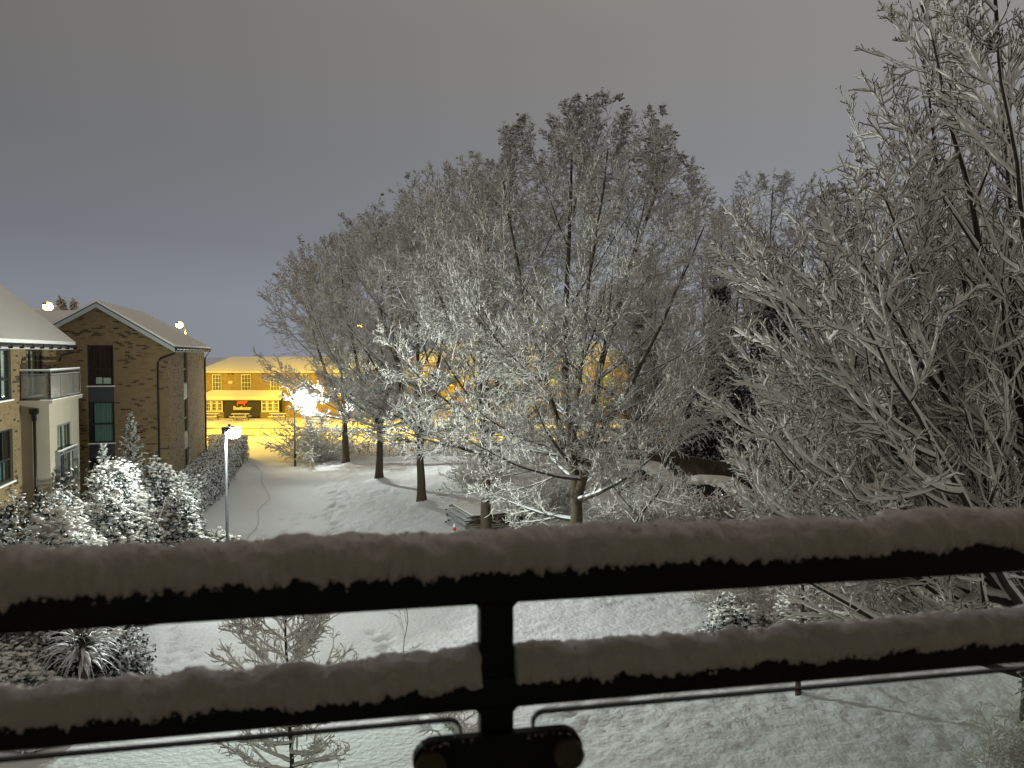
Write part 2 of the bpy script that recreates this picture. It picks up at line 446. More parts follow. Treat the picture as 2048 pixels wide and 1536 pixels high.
# ------------------------------------------------------------------ ground
def axis(lo, hi, a, b, d_in, n_out, grow_=1.0):
    mid = np.arange(a, b, d_in)
    left = a - np.geomspace(0.5, a - lo, n_out)[::-1]; right = b + np.geomspace(0.5, hi - b, n_out)
    return np.concatenate([left, mid, right])
gx = axis(-500, 500, -12, 12, 0.13, 26)
gy = np.concatenate([[-60, -20, 0, 5, 8], np.arange(12, 25, 0.11), np.arange(25, 62, 0.26), 62 + np.geomspace(0.6, 1400, 40)])
GX, GY = np.meshgrid(gx, gy)
def path_edge(y): return 0.2 - 0.42 * (y - 15.7) + 0.25 * np.sin(y * 0.5)
def terrain(X, Y):
    p = np.stack([X, Y, np.zeros_like(X)], -1)
    lawn = np.clip((X - path_edge(Y)) / 0.9, 0, 1)
    far = np.clip((60 - Y) / 6, 0, 1) * np.clip((Y - 6) / 4, 0, 1) * np.clip((17 - np.abs(X)) / 3, 0, 1)
    cl = 0.6 + 0.5 * vnoise(p, 0.35, 3)
    z = lawn * (0.060 * fbm(p, 5.2, 2, 1) * cl + 0.07 * vnoise(p, 0.5, 8)) + 0.012 * fbm(p, 2.0, 2, 5) + 0.02 * lawn
    return z * far
GZ = terrain(GX, GY)
# footprints pressed into the snow on the path
def dent(cx, cy, r, d):
    global GZ
    m = np.exp(-(((GX - cx) / r) ** 2 + ((GY - cy) / (r * 1.5)) ** 2)); GZ -= d * m
for (x0, y0, x1, y1, n, j) in ((-7.2, 18.5, -5.2, 22.5, 16, .12), (-3.6, 21.5, -1.8, 15.5, 18, .2), (-5.0, 23, -9.8, 44, 44, .35), (-8.2, 19.5, -10.5, 24, 16, .3), (-10.5, 33, -7, 45, 26, 1.2)):
    for k in range(n):
        t = k / n; s = 0.11 * (1 if k % 2 else -1)
        dent(x0 + (x1 - x0) * t + s + R.normal() * j * 0.5, y0 + (y1 - y0) * t + R.normal() * j * 0.4, 0.11, 0.13)
# snow banked at the foot of the trunks
for tx, ty in ((-11.2, 53.7), (-7.84, 46.9), (-4.5, 39.7), (-1.1, 32.5), (2.4, 27.5), (6.35, 17.4)):
    rr = 0.55 if tx < 5 else 0.2
    GZ += (0.30 if tx < 5 else 0.1) * np.exp(-(((GX - tx - 0.1) / rr) ** 2 + ((GY - ty) / rr) ** 2))
ny_, nx_ = GX.shape
gi = np.arange(ny_ * nx_).reshape(ny_, nx_)
gq = np.stack([gi[:-1, :-1], gi[:-1, 1:], gi[1:, 1:], gi[1:, :-1]], -1).reshape(-1, 4)
link('ground', mesh_np('ground', np.stack([GX, GY, GZ], -1), gq, smooth=True), M['snow_ground'], kind='structure', label='snow covered lawn and open ground')

def sheet(name, pts, z, m, h=None):
    b = bmesh.new(); f = b.faces.new([b.verts.new((x, y, z)) for x, y in pts])
    if f.normal.z < 0: f.normal_flip()
    bmesh.ops.recalc_face_normals(b, faces=b.faces)
    f.normal_update()
    if f.normal.z < 0: f.normal_flip()
    me = bpy.data.meshes.new(name); b.to_mesh(me); b.free()
    return link(name, me, m, kind='structure')
sheet('road', [(-160, 72.8), (160, 72.8), (160, 79.6), (-160, 79.6)], 0.012, M['compacted'])
for k_, (yy, w_) in enumerate(((73.35, 0.35), (74.9, 0.22), (77.6, 0.25))):
    pts = [(x, yy - w_ / 2 + 0.12 * sin(x * .31 + k_) ) for x in np.arange(-90, 90, 3)] + [(x, yy + w_ / 2 + 0.12 * sin(x * .31 + k_)) for x in np.arange(90, -90, -3)]
    sheet('wheel_rut', pts, 0.018, M['asphalt'])
MB().box(-160, 160, 79.6, 79.78, -0.05, 0.13).build('kerb', M['kerb'], kind='structure')
MB().box(-160, -23.5, 72.62, 72.8, -0.05, 0.12).box(-23.4, -14, 72.62, 72.8, -0.05, 0.035).box(-13.9, 160, 72.62, 72.8, -0.05, 0.12).build('kerb', M['kerb'], kind='structure')
MB().box(-160, 160, 79.78, 100, -0.05, 0.15).build('pavement', M['snow'], kind='structure')
# single narrow track winding down the path
tr = np.array([(-22.0, 64), (-20.3, 59), (-17.5, 54), (-15.6, 49.5), (-14.0, 45), (-12.6, 41), (-12.1, 38), (-11.2, 34.5), (-10.5, 31)])
tt = np.linspace(0, len(tr) - 1, 60); trx = np.interp(tt, range(len(tr)), tr[:, 0]) + 0.1 * np.sin(tt * 3); trY = np.interp(tt, range(len(tr)), tr[:, 1])
tz = terrain(trx, trY) + 0.02
tv = np.concatenate([np.stack([trx - .025, trY, tz], -1), np.stack([trx + .025, trY, tz], -1)])
tq = np.array([[i, i + 60, i + 61, i + 1] for i in range(59)])
link('tyre_track', mesh_np('tyre_track', tv, tq), M['track'], kind='structure')

# ------------------------------------------------------------------ walls, bricks, windows
def wall_boxes(mb, x0, x1, z0, z1, holes, put):
    """splits a wall rectangle around its openings; put(mb,u0,u1,z0,z1) adds a box"""
    us = sorted({x0, x1, *[h[0] for h in holes], *[h[1] for h in holes]}); us = [u for u in us if x0 <= u <= x1]
    for a, b in zip(us, us[1:]):
        zz = z0
        for h in sorted([h for h in holes if h[0] < b - 1e-6 and h[1] > a + 1e-6], key=lambda h: h[2]):
            if h[2] > zz: put(mb, a, b, zz, h[2])
            zz = h[3]
        if zz < z1: put(mb, a, b, zz, z1)

def brick_meshes(BW=0.215, BH=0.065, BD=0.006):
    pass

def lay_bricks(parent, to3d, u0, u1, z0, z1, holes, material, seed, near=None, singles=0, inside=None, BW=0.225, BH=0.075, gap=0.011):
    """running bond in the plane given by to3d(u, out, z). The bricks nearest to near=(u,z) become objects, the rest one part."""
    rng = np.random.default_rng(seed)
    cells = []
    rows = int((z1 - z0) / BH)
    for r in range(rows):
        z = z0 + r * BH; off = (r % 2) * BW / 2
        u = u0 - off
        while u < u1:
            a, b = max(u, u0), min(u + BW, u1)
            mid = (a + b) / 2
            if b - a > 0.05 and not any(h[0] - 0.0 < b and h[1] > a and h[2] < z + BH and h[3] > z for h in holes) and (inside is None or (inside(a, z + BH) and inside(b, z + BH))):
                cells.append((a + gap / 2, b - gap / 2, z + gap / 2, z + BH - gap / 2))
            u += BW
    cells = np.array(cells)
    mids = np.stack([cells[:, :2].mean(1), cells[:, 2:].mean(1)], -1)
    p3 = np.stack([mids[:, 0], mids[:, 1], np.full(len(mids), seed * 3.1)], -1)
    tone = 0.62 + 0.25 * rng.normal(size=len(cells)) * 0.5
    dark = (0.55 * vnoise(p3 * [1, 2.2, 1], 1.6, seed) + 1.0 * rng.uniform(-1, 1, len(cells))) > 0.80
    tone = np.where(dark, rng.uniform(0, 0.15, len(cells)), np.clip(tone, 0.3, 1))
    order = np.arange(len(cells))
    if singles:
        order = np.argsort((mids[:, 0] - near[0]) ** 2 + (mids[:, 1] - near[1]) ** 2)
    solo, rest = order[:singles], order[singles:]
    proud = rng.uniform(0.004, 0.012, len(cells))
    def boxverts(idx, local):
        out = []
        for i in idx:
            a, b, c, d = cells[i]; h = proud[i]
            if local:
                m_ = ((a + b) / 2, (c + d) / 2); a, b, c, d = a - m_[0], b - m_[0], c - m_[1], d - m_[1]
            out.append([(a, -0.01, c), (b, -0.01, c), (b, -0.01, d), (a, -0.01, d), (a, h, c), (b, h, c), (b, h, d), (a, h, d)])
        return np.array(out)
    FQ = np.array([(4, 5, 6, 7), (0, 1, 5, 4), (1, 2, 6, 5), (2, 3, 7, 6), (3, 0, 4, 7)])
    bv = boxverts(rest, False).reshape(-1, 3)
    V = np.array([to3d(u, o, z) for u, o, z in bv])
    flip = to3d(1, 0, 0)[0] * to3d(0, 1, 0)[1] - to3d(1, 0, 0)[1] * to3d(0, 1, 0)[0]
    Q = (FQ[None] + (np.arange(len(rest)) * 8)[:, None, None]).reshape(-1, 4)
    me = mesh_np('brickwork', V, Q)
    at = me.attributes.new('tone', 'FLOAT', 'POINT'); at.data.foreach_set('value', np.repeat(tone[rest], 8).astype(np.float32))
    link('brickwork', me, material, parent, kind='stuff')
    cache = {}
    for i in solo:
        a, b, c, d = cells[i]; key = (round(b - a, 2), round(d - c, 2), int(tone[i] * 8))
        if key not in cache:
            lv = boxverts([i], True)[0]
            o0 = np.array(to3d(0, 0, 0)); Vl = np.array([np.array(to3d(u, o, z)) - o0 for u, o, z in lv])
            m2 = mesh_np('brick', Vl, FQ)
            a2 = m2.attributes.new('tone', 'FLOAT', 'POINT'); a2.data.foreach_set('value', np.full(8, tone[i], np.float32))
            cache[key] = m2
        link('brick', cache[key], material, parent, loc=to3d((a + b) / 2, 0, (c + d) / 2))

def window(parent, to3d, u0, u1, z0, z1, fr, bars_u=(), bars_z=(), curtain=None, cur=(0, 1, 0, 1), depth=0.12, ft=0.06, sill=True, rails=None, gl=None, sillmat=None, name='window'):
    """a window > frame, pane, curtain, sill, set back in its opening; to3d(u, outwards, z)"""
    def bx(mb, a, b, o0, o1, c, d):
        p = np.array([to3d(a, o0, c), to3d(b, o1, d)]); lo, hi = p.min(0), p.max(0)
        mb.box(lo[0], hi[0], lo[1], hi[1], lo[2], hi[2])
    f = MB()
    o0, o1 = -depth, -depth + 0.06
    bx(f, u0, u0 + ft, o0, o1, z0, z1); bx(f, u1 - ft, u1, o0, o1, z0, z1)
    bx(f, u0 + ft, u1 - ft, o0, o1, z0, z0 + ft); bx(f, u0 + ft, u1 - ft, o0, o1, z1 - ft, z1)
    for b in bars_u:
        c = u0 + (u1 - u0) * b[0]; w = b[1] / 2; bx(f, c - w, c + w, o0 + 0.005, o1 - 0.005, z0 + ft, z1 - ft)
    for b in bars_z:
        c = z0 + (z1 - z0) * b[0]; w = b[1] / 2; bx(f, u0 + ft, u1 - ft, o0 + 0.008, o1 - 0.008, c - w, c + w)
    win = f.build(name, fr, parent)
    g = MB(); bx(g, u0 + ft, u1 - ft, o0 + 0.02, o0 + 0.028, z0 + ft, z1 - ft); g.build('pane', gl or M['win_glass'], win)
    if curtain is not None:
        n = 40; us = np.linspace(u0 + ft + (u1 - u0 - 2 * ft) * cur[0], u0 + ft + (u1 - u0 - 2 * ft) * cur[1], n)
        ca, cb = z0 + (z1 - z0) * cur[2] + .01, z0 + (z1 - z0) * cur[3] - .01
        v = []
        for k, u in enumerate(us):
            o = -depth - 0.08 + 0.025 * sin(k * 1.3) + 0.012 * sin(k * 0.5)
            v += [to3d(u, o, ca), to3d(u, o, cb)]
        q = [[2 * k, 2 * k + 2, 2 * k + 3, 2 * k + 1] for k in range(n - 1)]
        link('curtain', mesh_np('curtain', v, q, smooth=True), curtain, win)
    if sill:
        s = MB(); bx(s, u0 - 0.05, u1 + 0.05, -depth + 0.061, 0.06, z0 - 0.05, z0 - 0.002); s.build('sill', sillmat or M['snow'], win)
    return win

# ================= building 1 : nearest, left
YAW = rad(15)
b1 = thing('apartment_building', 'brown brick flats with beige rendered bay and small balcony at left edge of view', 'building', (-15.91, 25.78, 0), YAW)
fx = lambda u, o, z: (o, u, z)                       # wall x = 0, u runs along y
H1 = [(-2.15, -0.76, 6.16, 7.74), (-2.15, -0.76, 3.60, 5.24), (-2.15, -0.76, 1.05, 2.75), (0.67, 2.62, 6.06, 7.74)]
w = MB()
wall_boxes(w, -9, 4.1, 0, 7.9, H1, lambda m_, a, b, c, d: m_.box(-0.3, 0, a, b, c, d))
w.box(-8, -0.3, 3.8, 4.1, 0, 7.9).box(-8, -0.3, -9, -8.7, 0, 7.9).box(-8, -7.7, -8.7, 3.8, 0, 7.9)
w.build('wall', M['mortar'], b1)
part_box('interior', M['room'], b1, -3.4, -3.3, -8.6, 3.7, 0.1, 7.8)
lay_bricks(b1, fx, -3.6, 4.1, 1.4, 7.88, [*[(h[0] - 0.0, h[1], h[2] - 0.06, h[3]) for h in H1], (0.0, 3.62, 0, 6.14)], M['brick'], 3, near=(-0.35, 5.6), singles=300)
window(b1, fx, *H1[0], M['frame'], bars_u=((0.5, .05),), bars_z=((0.40, .07),), curtain=M['curtain'], cur=(0.0, 1, 0.0, 1), ft=.07)
window(b1, fx, *H1[1], M['frame'], bars_u=((0.5, .05),), bars_z=((0.42, .07),), curtain=M['curtain_green'], cur=(0.1, 0.9, 0.0, .38), ft=.07)
window(b1, fx, *H1[2], M['frame'], bars_u=((0.5, .05),), bars_z=((0.42, .07),), curtain=M['curtain'], cur=(0, 1, 0, .3), ft=.07)
window(b1, fx, *H1[3], M['frame_brown'], bars_u=((0.34, .12), (0.70, .08)), curtain=M['curtain'], cur=(0.0, 0.68, 0, 1), ft=.08, sill=False, name='balcony_door')
# rendered bay
D1 = (0.80, 2.60, 3.10, 5.17); D2 = (0.80, 2.50, 0.9, 2.55)
w = MB()
wall_boxes(w, 0, 3.6, 0, 5.95, [D1, D2], lambda m_, a, b, c, d: m_.box(0.60, 0.84, a, b, c, d))
w.box(0.001, 0.60, 0, 0.2, 0, 5.95).box(0.001, 0.60, 3.4, 3.6, 0, 5.95)
w.build('rendered_bay', M['render'], b1)
part_box('floor_slab', M['render'], b1, 0.0, 0.95, -0.08, 3.72, 5.95, 6.06)
part_box('slab_snow', M['snow'], b1, 0.60, 0.965, -0.09, 3.73, 6.06, 6.085)
for z_ in (3.05, ):
    part_box('lintel', M['mortar'], b1, 0.62, 0.80, 0.8, 2.6, 2.58, 3.06)
fb = lambda u, o, z: (0.84 + o, u, z)
window(b1, fb, *D1, M['frame'], bars_u=((0.48, .10),), curtain=M['curtain'], cur=(0.0, 0.9, 0, 1), ft=.08, sill=False, name='french_window')
window(b1, fb, *D2, M['frame'], bars_u=((0.5, .06),), curtain=M['infill'], cur=(0, 1, 0, 1), ft=.08, sill=False)
# juliet railing
jr = MB()
for zz in (4.28, 4.18, 3.17): jr.box(0.93, 0.97, 0.55, 2.8, zz - .022, zz + .022)
for yy in (0.57, 2.78): jr.box(0.845, 0.98, yy - .03, yy + .03, 3.10, 4.3)
jr.build('juliet_rail', M['galv'], b1)
for yy in (1.12, 1.67, 2.22): part_box('baluster', M['frame'], b1, 0.935, 0.965, yy - .02, yy + .02, 3.192, 4.158)
part_box('rail_snow', M['snow'], b1, 0.925, 0.975, 0.53, 2.82, 4.303, 4.34)
# balcony railing on top of the bay
br = MB()
for zz in (7.02, 6.90): br.box(0.86, 0.90, -0.02, 3.62, zz - .02, zz + .02).box(0.02, 0.86, -0.02, 0.02, zz - .02, zz + .02)
br.box(0.86, 0.90, 0.03, 3.6, 6.13, 6.16).box(0.02, 0.86, -0.015, 0.015, 6.13, 6.16)
br.build('balcony_rail', M['galv'], b1)
for (px_, py_) in ((0.02, 0.0), (0.88, 0.0), (0.88, 3.6)): part_box('rail_post', M['frame_brown'], b1, px_ - .03, px_ + .03, py_ - .03, py_ + .03, 6.06, 7.0)
for yy in (1.2, 2.4): part_box('rail_post', M['frame'], b1, 0.865, 0.895, yy - .015, yy + .015, 6.16, 6.88)
for (a, b) in ((0.05, 1.18), (1.22, 2.38), (2.42, 3.56)): part_box('balcony_pane', M['frost'], b1, 0.874, 0.886, a, b, 6.17, 6.86)
part_box('balcony_pane', M['frost'], b1, 0.06, 0.84, -0.006, 0.006, 6.17, 6.86)
part_box('rail_snow', M['snow'], b1, 0.85, 0.91, -0.03, 3.64, 7.041, 7.085)
part_box('rail_snow', M['snow'], b1, 0.0, 0.85, -0.03, 0.03, 7.041, 7.075)
# downpipe with hopper
MB().tube([(0.42, -0.07, 0), (0.42, -0.07, 5.42)], 0.045, 10).build('downpipe', M['black_metal'], b1, smooth=True)
hp = MB(); hp.prism([(0.30, -0.17, 5.62), (0.54, -0.17, 5.62), (0.54, -0.001, 5.62), (0.30, -0.001, 5.62)], (0, 0, 0.18)); hp.prism([(0.36, -0.13, 5.40), (0.48, -0.13, 5.40), (0.48, -0.02, 5.40), (0.36, -0.02, 5.40)], (0, 0, 0.22))
hp.build('rain_hopper', M['black_metal'], b1)
# roof
def roof_plane(name, pts, th, m, parent): return MB().prism(pts, (0, 0, th)).build(name, m, parent)
r1h = 7.86; run = 5.2; rise = run * math.tan(rad(41))
roof_plane('roof', [(0.50, -9.2, r1h), (0.50, 4.55, r1h), (-run + .5, 4.55, r1h + rise), (-run + .5, -9.2, r1h + rise)], 0.08, M['roof_tile'], b1)
roof_plane('roof_snow', [(0.54, -9.22, r1h + .05), (0.54, 4.6, r1h + .05), (-run + .5, 4.6, r1h + rise + .082), (-run + .5, -9.22, r1h + rise + .082)], 0.11, M['snow'], b1)
roof_plane('roof', [(-run + .5, -9.2, r1h + rise), (-run + .5, 4.55, r1h + rise), (-run * 2 + .5, 4.55, r1h), (-run * 2 + .5, -9.2, r1h)], 0.08, M['roof_tile'], b1)
roof_plane('roof_snow', [(-run + .5, -9.22, r1h + rise + .082), (-run + .5, 4.6, r1h + rise + .082), (-run * 2 + .5, 4.6, r1h + .082), (-run * 2 + .5, -9.22, r1h + .082)], 0.11, M['snow'], b1)
MB().prism([(0.0, 4.10, 7.9), (-7.7, 4.10, 7.9), (-run + .5, 4.10, r1h + rise - .05)], (0, -0.2, 0)).build('gable', M['mortar'], b1)
part_box('fascia', M['fascia'], b1, 0.44, 0.50, -9.2, 4.55, 7.72, 7.88)
part_box('soffit', M['fascia'], b1, 0.02, 0.44, -9.2, 4.5, 7.74, 7.77)
MB().tube([(0.55, -9.2, 7.84), (0.55, 4.58, 7.84)], 0.055, 8).build('gutter', M['black_metal'], b1)
for k in range(14): part_box('gutter_bracket', M['black_metal'], b1, 0.50, 0.62, -8.6 + k * 1.0, -8.55 + k * 1.0, 7.74, 7.86)
MB().tube([(0.55, 4.45, 7.80), (0.50, 4.42, 7.62), (0.12, 4.3, 7.52), (0.07, 4.25, 7.3)], 0.04, 8).build('gutter_outlet', M['black_metal'], b1)

# ================= building 2 : gabled block
b2 = thing('gabled_apartment_building', 'three storey brown brick block with gable end, snowy roof and narrow side windows', 'building', (-15.5, 36.0, 0), YAW)
gf = lambda u, o, z: (u, -o, z)          # gable plane y = 0, outward is -y
sf = lambda u, o, z: (o, u, z)
AP, LE = (-2.85, 9.72), (-4.85, 8.55)
H2 = [(-3.3, -2.25, 6.16, 7.95), (-3.3, -2.25, 3.62, 5.45), (-3.3, -2.25, 1.0, 2.95)]
HI = (-3.3, -2.25, 1.0, 7.95)
HS = [(5.0, 6.4, 5.99, 7.83), (5.0, 6.4, 3.47, 5.24), (5.0, 6.4, 0.9, 2.64)]
w = MB()
wall_boxes(w, -9.5, 0, 0, 7.96, [HI], lambda m_, a, b, c, d: m_.box(a, b, 0, 0.3, c, d))
w.prism([(-9.5, 0, 7.961), (0, 0, 7.961), (AP[0], 0, AP[1]), (LE[0], 0, LE[1]), (-9.5, 0, LE[1])], (0, 0.3, 0))
wall_boxes(w, 0.3, 14.4, 0, 7.96, [(5.0, 6.4, 0.9, 7.83)], lambda m_, a, b, c, d: m_.box(-0.3, 0, a, b, c, d))
w.box(-9.5, -0.3, 14.1, 14.4, 0, 7.96)
w.build('wall', M['mortar'], b2)
part_box('interior', M['room'], b2, -9.3, -0.4, 2.6, 2.7, 0.1, 7.8)
part_box('interior', M['room'], b2, -2.2, -2.1, 2.8, 14, 0.1, 7.8)
def in_gable(u, z):
    if u > 0 or u < -9.5: return False
    if u > AP[0]: top = 7.96 + (0 - u) / 2.85 * (AP[1] - 7.96)
    elif u > LE[0]: top = AP[1] - (AP[0] - u) / 2.0 * (AP[1] - LE[1])
    else: top = LE[1]
    return z < top - 0.02
lay_bricks(b2, gf, -5.6, 0, 1.6, 9.7, [HI], M['brick'], 5, near=(-1.1, 6.3), singles=300, inside=in_gable)
lay_bricks(b2, sf, 0.0, 14.4, 1.6, 7.94, [(5.0, 6.4, 0.9, 7.83)], M['brick'], 9, near=(1, 6), singles=0)
window(b2, gf, *H2[0], M['frame_brown'], bars_u=(), bars_z=((0.42, .07),), curtain=M['curtain_dark'], cur=(0, 1, 0.0, 1), ft=.07)
window(b2, gf, *H2[1], M['frame'], bars_u=((0.12, .04),), bars_z=((0.46, .08),), curtain=M['curtain_green'], cur=(0.14, 1, 0, 1), ft=.07)
window(b2, gf, *H2[2], M['frame'], bars_u=(), bars_z=((0.46, .08),), curtain=M['curtain_dark'], cur=(0, 1, 0, 1), ft=.07)
part_box('window_object', M['curtain'], b2, -3.0, -2.75, 0.15, 0.19, 6.24, 6.52)
part_box('window_object', M['curtain'], b2, -2.7, -2.4, 0.15, 0.19, 6.24, 6.50)
part_box('infill_panel', M['infill'], b2, HI[0], HI[1], 0.03, 0.12, 5.45, 6.11)
part_box('infill_panel', M['infill'], b2, HI[0], HI[1], 0.03, 0.12, 2.95, 3.56)
for i_, h in enumerate(HS):
    window(b2, sf, *h, M['frame'], bars_z=((0.42, .06),), curtain=(M['curtain_dark'], M['curtain_green'], M['curtain_dark'])[i_], ft=.06, sill=False)
for (a, b) in ((5.24, 5.99), (2.64, 3.47)):
    part_box('infill_panel', M['infill_pale'], b2, -0.12, -0.03, 5.0, 6.4, a, b)
    for k in range(6): part_box('louvre', M['infill_pale'], b2, -0.03, 0.0, 5.02, 6.38, a + .05 + k * .11, a + .10 + k * .11)
ov = 0.32
zc = 7.96 - ov * (AP[1] - 7.96) / 2.85
def rp(name, th, m_, dz, yo):
    roof_plane(name, [(ov, -yo, zc + dz), (ov, 14.7, zc + dz), (AP[0], 11.2, AP[1] + dz), (AP[0], -yo, AP[1] + dz)], th, m_, b2)
rp('roof', 0.07, M['roof_tile'], 0.05, 0.22); rp('roof_snow', 0.10, M['snow'], 0.123, 0.24)
zl = LE[1] - 0.18; xl = LE[0] - 0.30
roof_plane('roof', [(AP[0], -.22, AP[1] + .05), (AP[0], 11.2, AP[1] + .05), (xl, 11.2, zl + .05), (xl, -.22, zl + .05)], 0.07, M['roof_tile'], b2)
roof_plane('roof_snow', [(AP[0], -.24, AP[1] + .123), (AP[0], 11.2, AP[1] + .123), (xl, 11.2, zl + .123), (xl, -.24, zl + .123)], 0.10, M['snow'], b2)
roof_plane('roof', [(ov, 14.7, zc + .05), (AP[0], 11.2, AP[1] + .05), (-6.5, 14.7, zc + .05)], 0.07, M['roof_tile'], b2)
roof_plane('roof', [(-9.5, 0.4, LE[1] - .6), (-5.0, 0.4, LE[1] - .1), (-5.0, 9, LE[1] + 1.2), (-9.5, 9, LE[1] + 1.2)], 0.15, M['snow'], b2)
def vb(pa, pb):
    MB().prism([(pa[0], -0.26, pa[1] - .12), (pb[0], -0.26, pb[1] - .12), (pb[0], -0.26, pb[1] + .065), (pa[0], -0.26, pa[1] + .065)], (0, 0.05, 0)).build('bargeboard', M['verge'], b2)
vb((ov, zc), AP); vb((xl, zl), AP)
part_box('fascia', M['fascia'], b2, ov - .05, ov, -0.2, 14.7, zc - .12, zc + .04)
MB().tube([(ov + .05, -0.2, zc + .02), (ov + .05, 14.7, zc + .02)], 0.055, 8).build('gutter', M['black_metal'], b2)
for k in range(12): part_box('gutter_bracket', M['black_metal'], b2, ov, ov + .11, .4 + k * 1.2, .44 + k * 1.2, zc - .08, zc + .05)
MB().tube([(ov + .03, -0.10, zc), (ov - .05, -0.12, zc - .18), (-0.30, -0.10, zc - .42), (-0.42, -0.06, zc - .6), (-0.42, -0.06, 0)], 0.042, 8).build('downpipe', M['black_metal'], b2)
MB().tube([(ov + .05, 14.2, zc), (0.06, 14.2, zc - .5), (0.06, 14.2, 0)], 0.05, 8).build('downpipe', M['black_metal'], b2)

# ================= roofs beyond, far left
def far_house(name, label, x, y, wd, dp, eave, ridge, rz=0, m=None):
    t = thing(name, label, 'building', (x, y, 0), rz)
    MB().box(-wd / 2, wd / 2, 0, dp, 0, eave).prism([(-wd / 2, 0, eave), (wd / 2, 0, eave), (0, 0, ridge)], (0, dp, 0)).build('wall', m or M['mortar'], t)
    for s in (-1, 1):
        MB().prism([(s * (wd / 2 + .3), -.3, eave - .15), (0, -.3, ridge + .03), (0, dp + .3, ridge + .03), (s * (wd / 2 + .3), dp + .3, eave - .15)], (0, 0, 0.2)).build('roof', M['snow'], t)
        MB().prism([(s * (wd / 2 + .3), -.35, eave - .15), (0, -.35, ridge + .03), (0, -.35, ridge - .2), (s * (wd / 2 + .3), -.35, eave - .4)], (0, .04, 0)).build('bargeboard', M['frame_brown'], t)
    return t
far_house('terraced_house', 'snowy roofed house whose gable shows beyond the nearest flats at far left', -35.0, 55, 9, 12, 8.0, 11.0, rad(20))
far_house('detached_house', 'low dark roofed house peeping above the pub roof', -25.4, 118, 13, 9, 5.6, 7.75, 0, M['roof_tile'])

# ================= pub
pub = thing('pub_building', 'long two storey pub lit yellow by street lamps, with snowy hipped roof and canopy', 'building', (-36, 92, 0.15))
pf = lambda u, o, z: (u, -o, z)
PW = 20.0
HP = [(1.4, 2.5, 3.1, 5.0), (4.75, 5.9, 3.1, 5.0), (8.1, 9.25, 3.1, 5.0), (11.5, 12.6, 3.1, 5.0), (15, 16.1, 3.1, 5.0)]
w = MB()
wall_boxes(w, 0, PW, 0, 5.35, HP, lambda m_, a, b, c, d: m_.box(a, b, 0, 0.3, c, d))
w.box(0, 0.3, 0.3, 8, 0, 5.35).box(PW - .3, PW, 0.3, 8, 0, 5.35).box(0.3, PW - .3, 7.7, 8, 0, 5.35)
w.build('wall', M['mortar'], pub)
part_box('interior', M['room'], pub, 0.4, PW - .4, 1.2, 1.3, 0, 5.3)
lay_bricks(pub, pf, 0, PW, 0.0, 5.3, [*HP, (1.0, 9.7, 0, 3.2)], M['brick_yellow'], 21)
for h in HP:
    window(pub, pf, *h, M['frame_white'], bars_u=((0.33, .04), (0.66, .04)), bars_z=((0.25, .04), (0.5, .06), (0.75, .04)), curtain=M['curtain_tan'], cur=(0, 1, 0, 1), ft=.09, sillmat=M['frame_white'])
for u_ in (0.5, 3.3, 3.8, 7.2, 7.7, 10.5): part_box('wall_vent', M['frame'], pub, u_, u_ + .14, -.05, -.013, 4.95, 5.1)
part_box('wall_lamp', M['frame_white'], pub, 3.35, 3.75, -.12, -.014, 3.95, 4.2)
# hipped roof with snow
b = bmesh.new()
rv = [b.verts.new(p) for p in ((-.4, -.4, 5.35), (PW + .4, -.4, 5.35), (PW + .4, 8.4, 5.35), (-.4, 8.4, 5.35), (2.2, 4, 7.0), (PW - 2.2, 4, 7.0))]
for f in ((0, 1, 5, 4), (1, 2, 5), (2, 3, 4, 5), (3, 0, 4), (3, 2, 1, 0)): b.faces.new([rv[i] for i in f])
bmesh.ops.recalc_face_normals(b, faces=b.faces)
me = bpy.data.meshes.new('roof'); b.to_mesh(me); b.free(); link('roof', me, M['snow'], pub)
part_box('fascia', M['frame_white'], pub, -.36, PW + .36, -.36, -.32, 5.18, 5.345)
# canopy
MB().prism([(0.3, -1.7, 2.3), (9.9, -1.7, 2.3), (9.5, -.02, 3.05), (1.3, -.02, 3.05)], (0, 0, .12)).build('canopy', M['snow'], pub)
part_box('canopy_fascia', M['frame_white'], pub, 0.4, 9.8, -1.66, -1.6, 2.12, 2.295)
for (a, bb) in ((1.0, 3.2), (7.35, 9.6)):
    MB().box(a, bb, -1.3, -.02, 0, 0.75).build('bay_base', M['mortar'], pub)
    bay = lambda u, o, z: (u, -1.3 - o, z)
    part_box('interior', M['room'], pub, a + .1, bb - .1, -.2, -.1, .8, 2.2)
    for k in range(3):
        wa = a + .1 + k * (bb - a - .2) / 3; wb = wa + (bb - a - .2) / 3
        window(pub, bay, wa + .02, wb - .02, .78, 2.1, M['frame_white'], bars_u=((0.5, .03),), bars_z=((0.36, .03), (0.72, .09)), curtain=M['curtain_green'] if (k > 0 and a < 2) else M['curtain_dark'], cur=(0, 1, 0, .2 if a < 2 else .9), ft=.13, depth=.02, sillmat=M['frame_white'])
part_box('sign_board', M['sign'], pub, 3.22, 7.32, -1.25, -1.1, 0.2, 2.2)
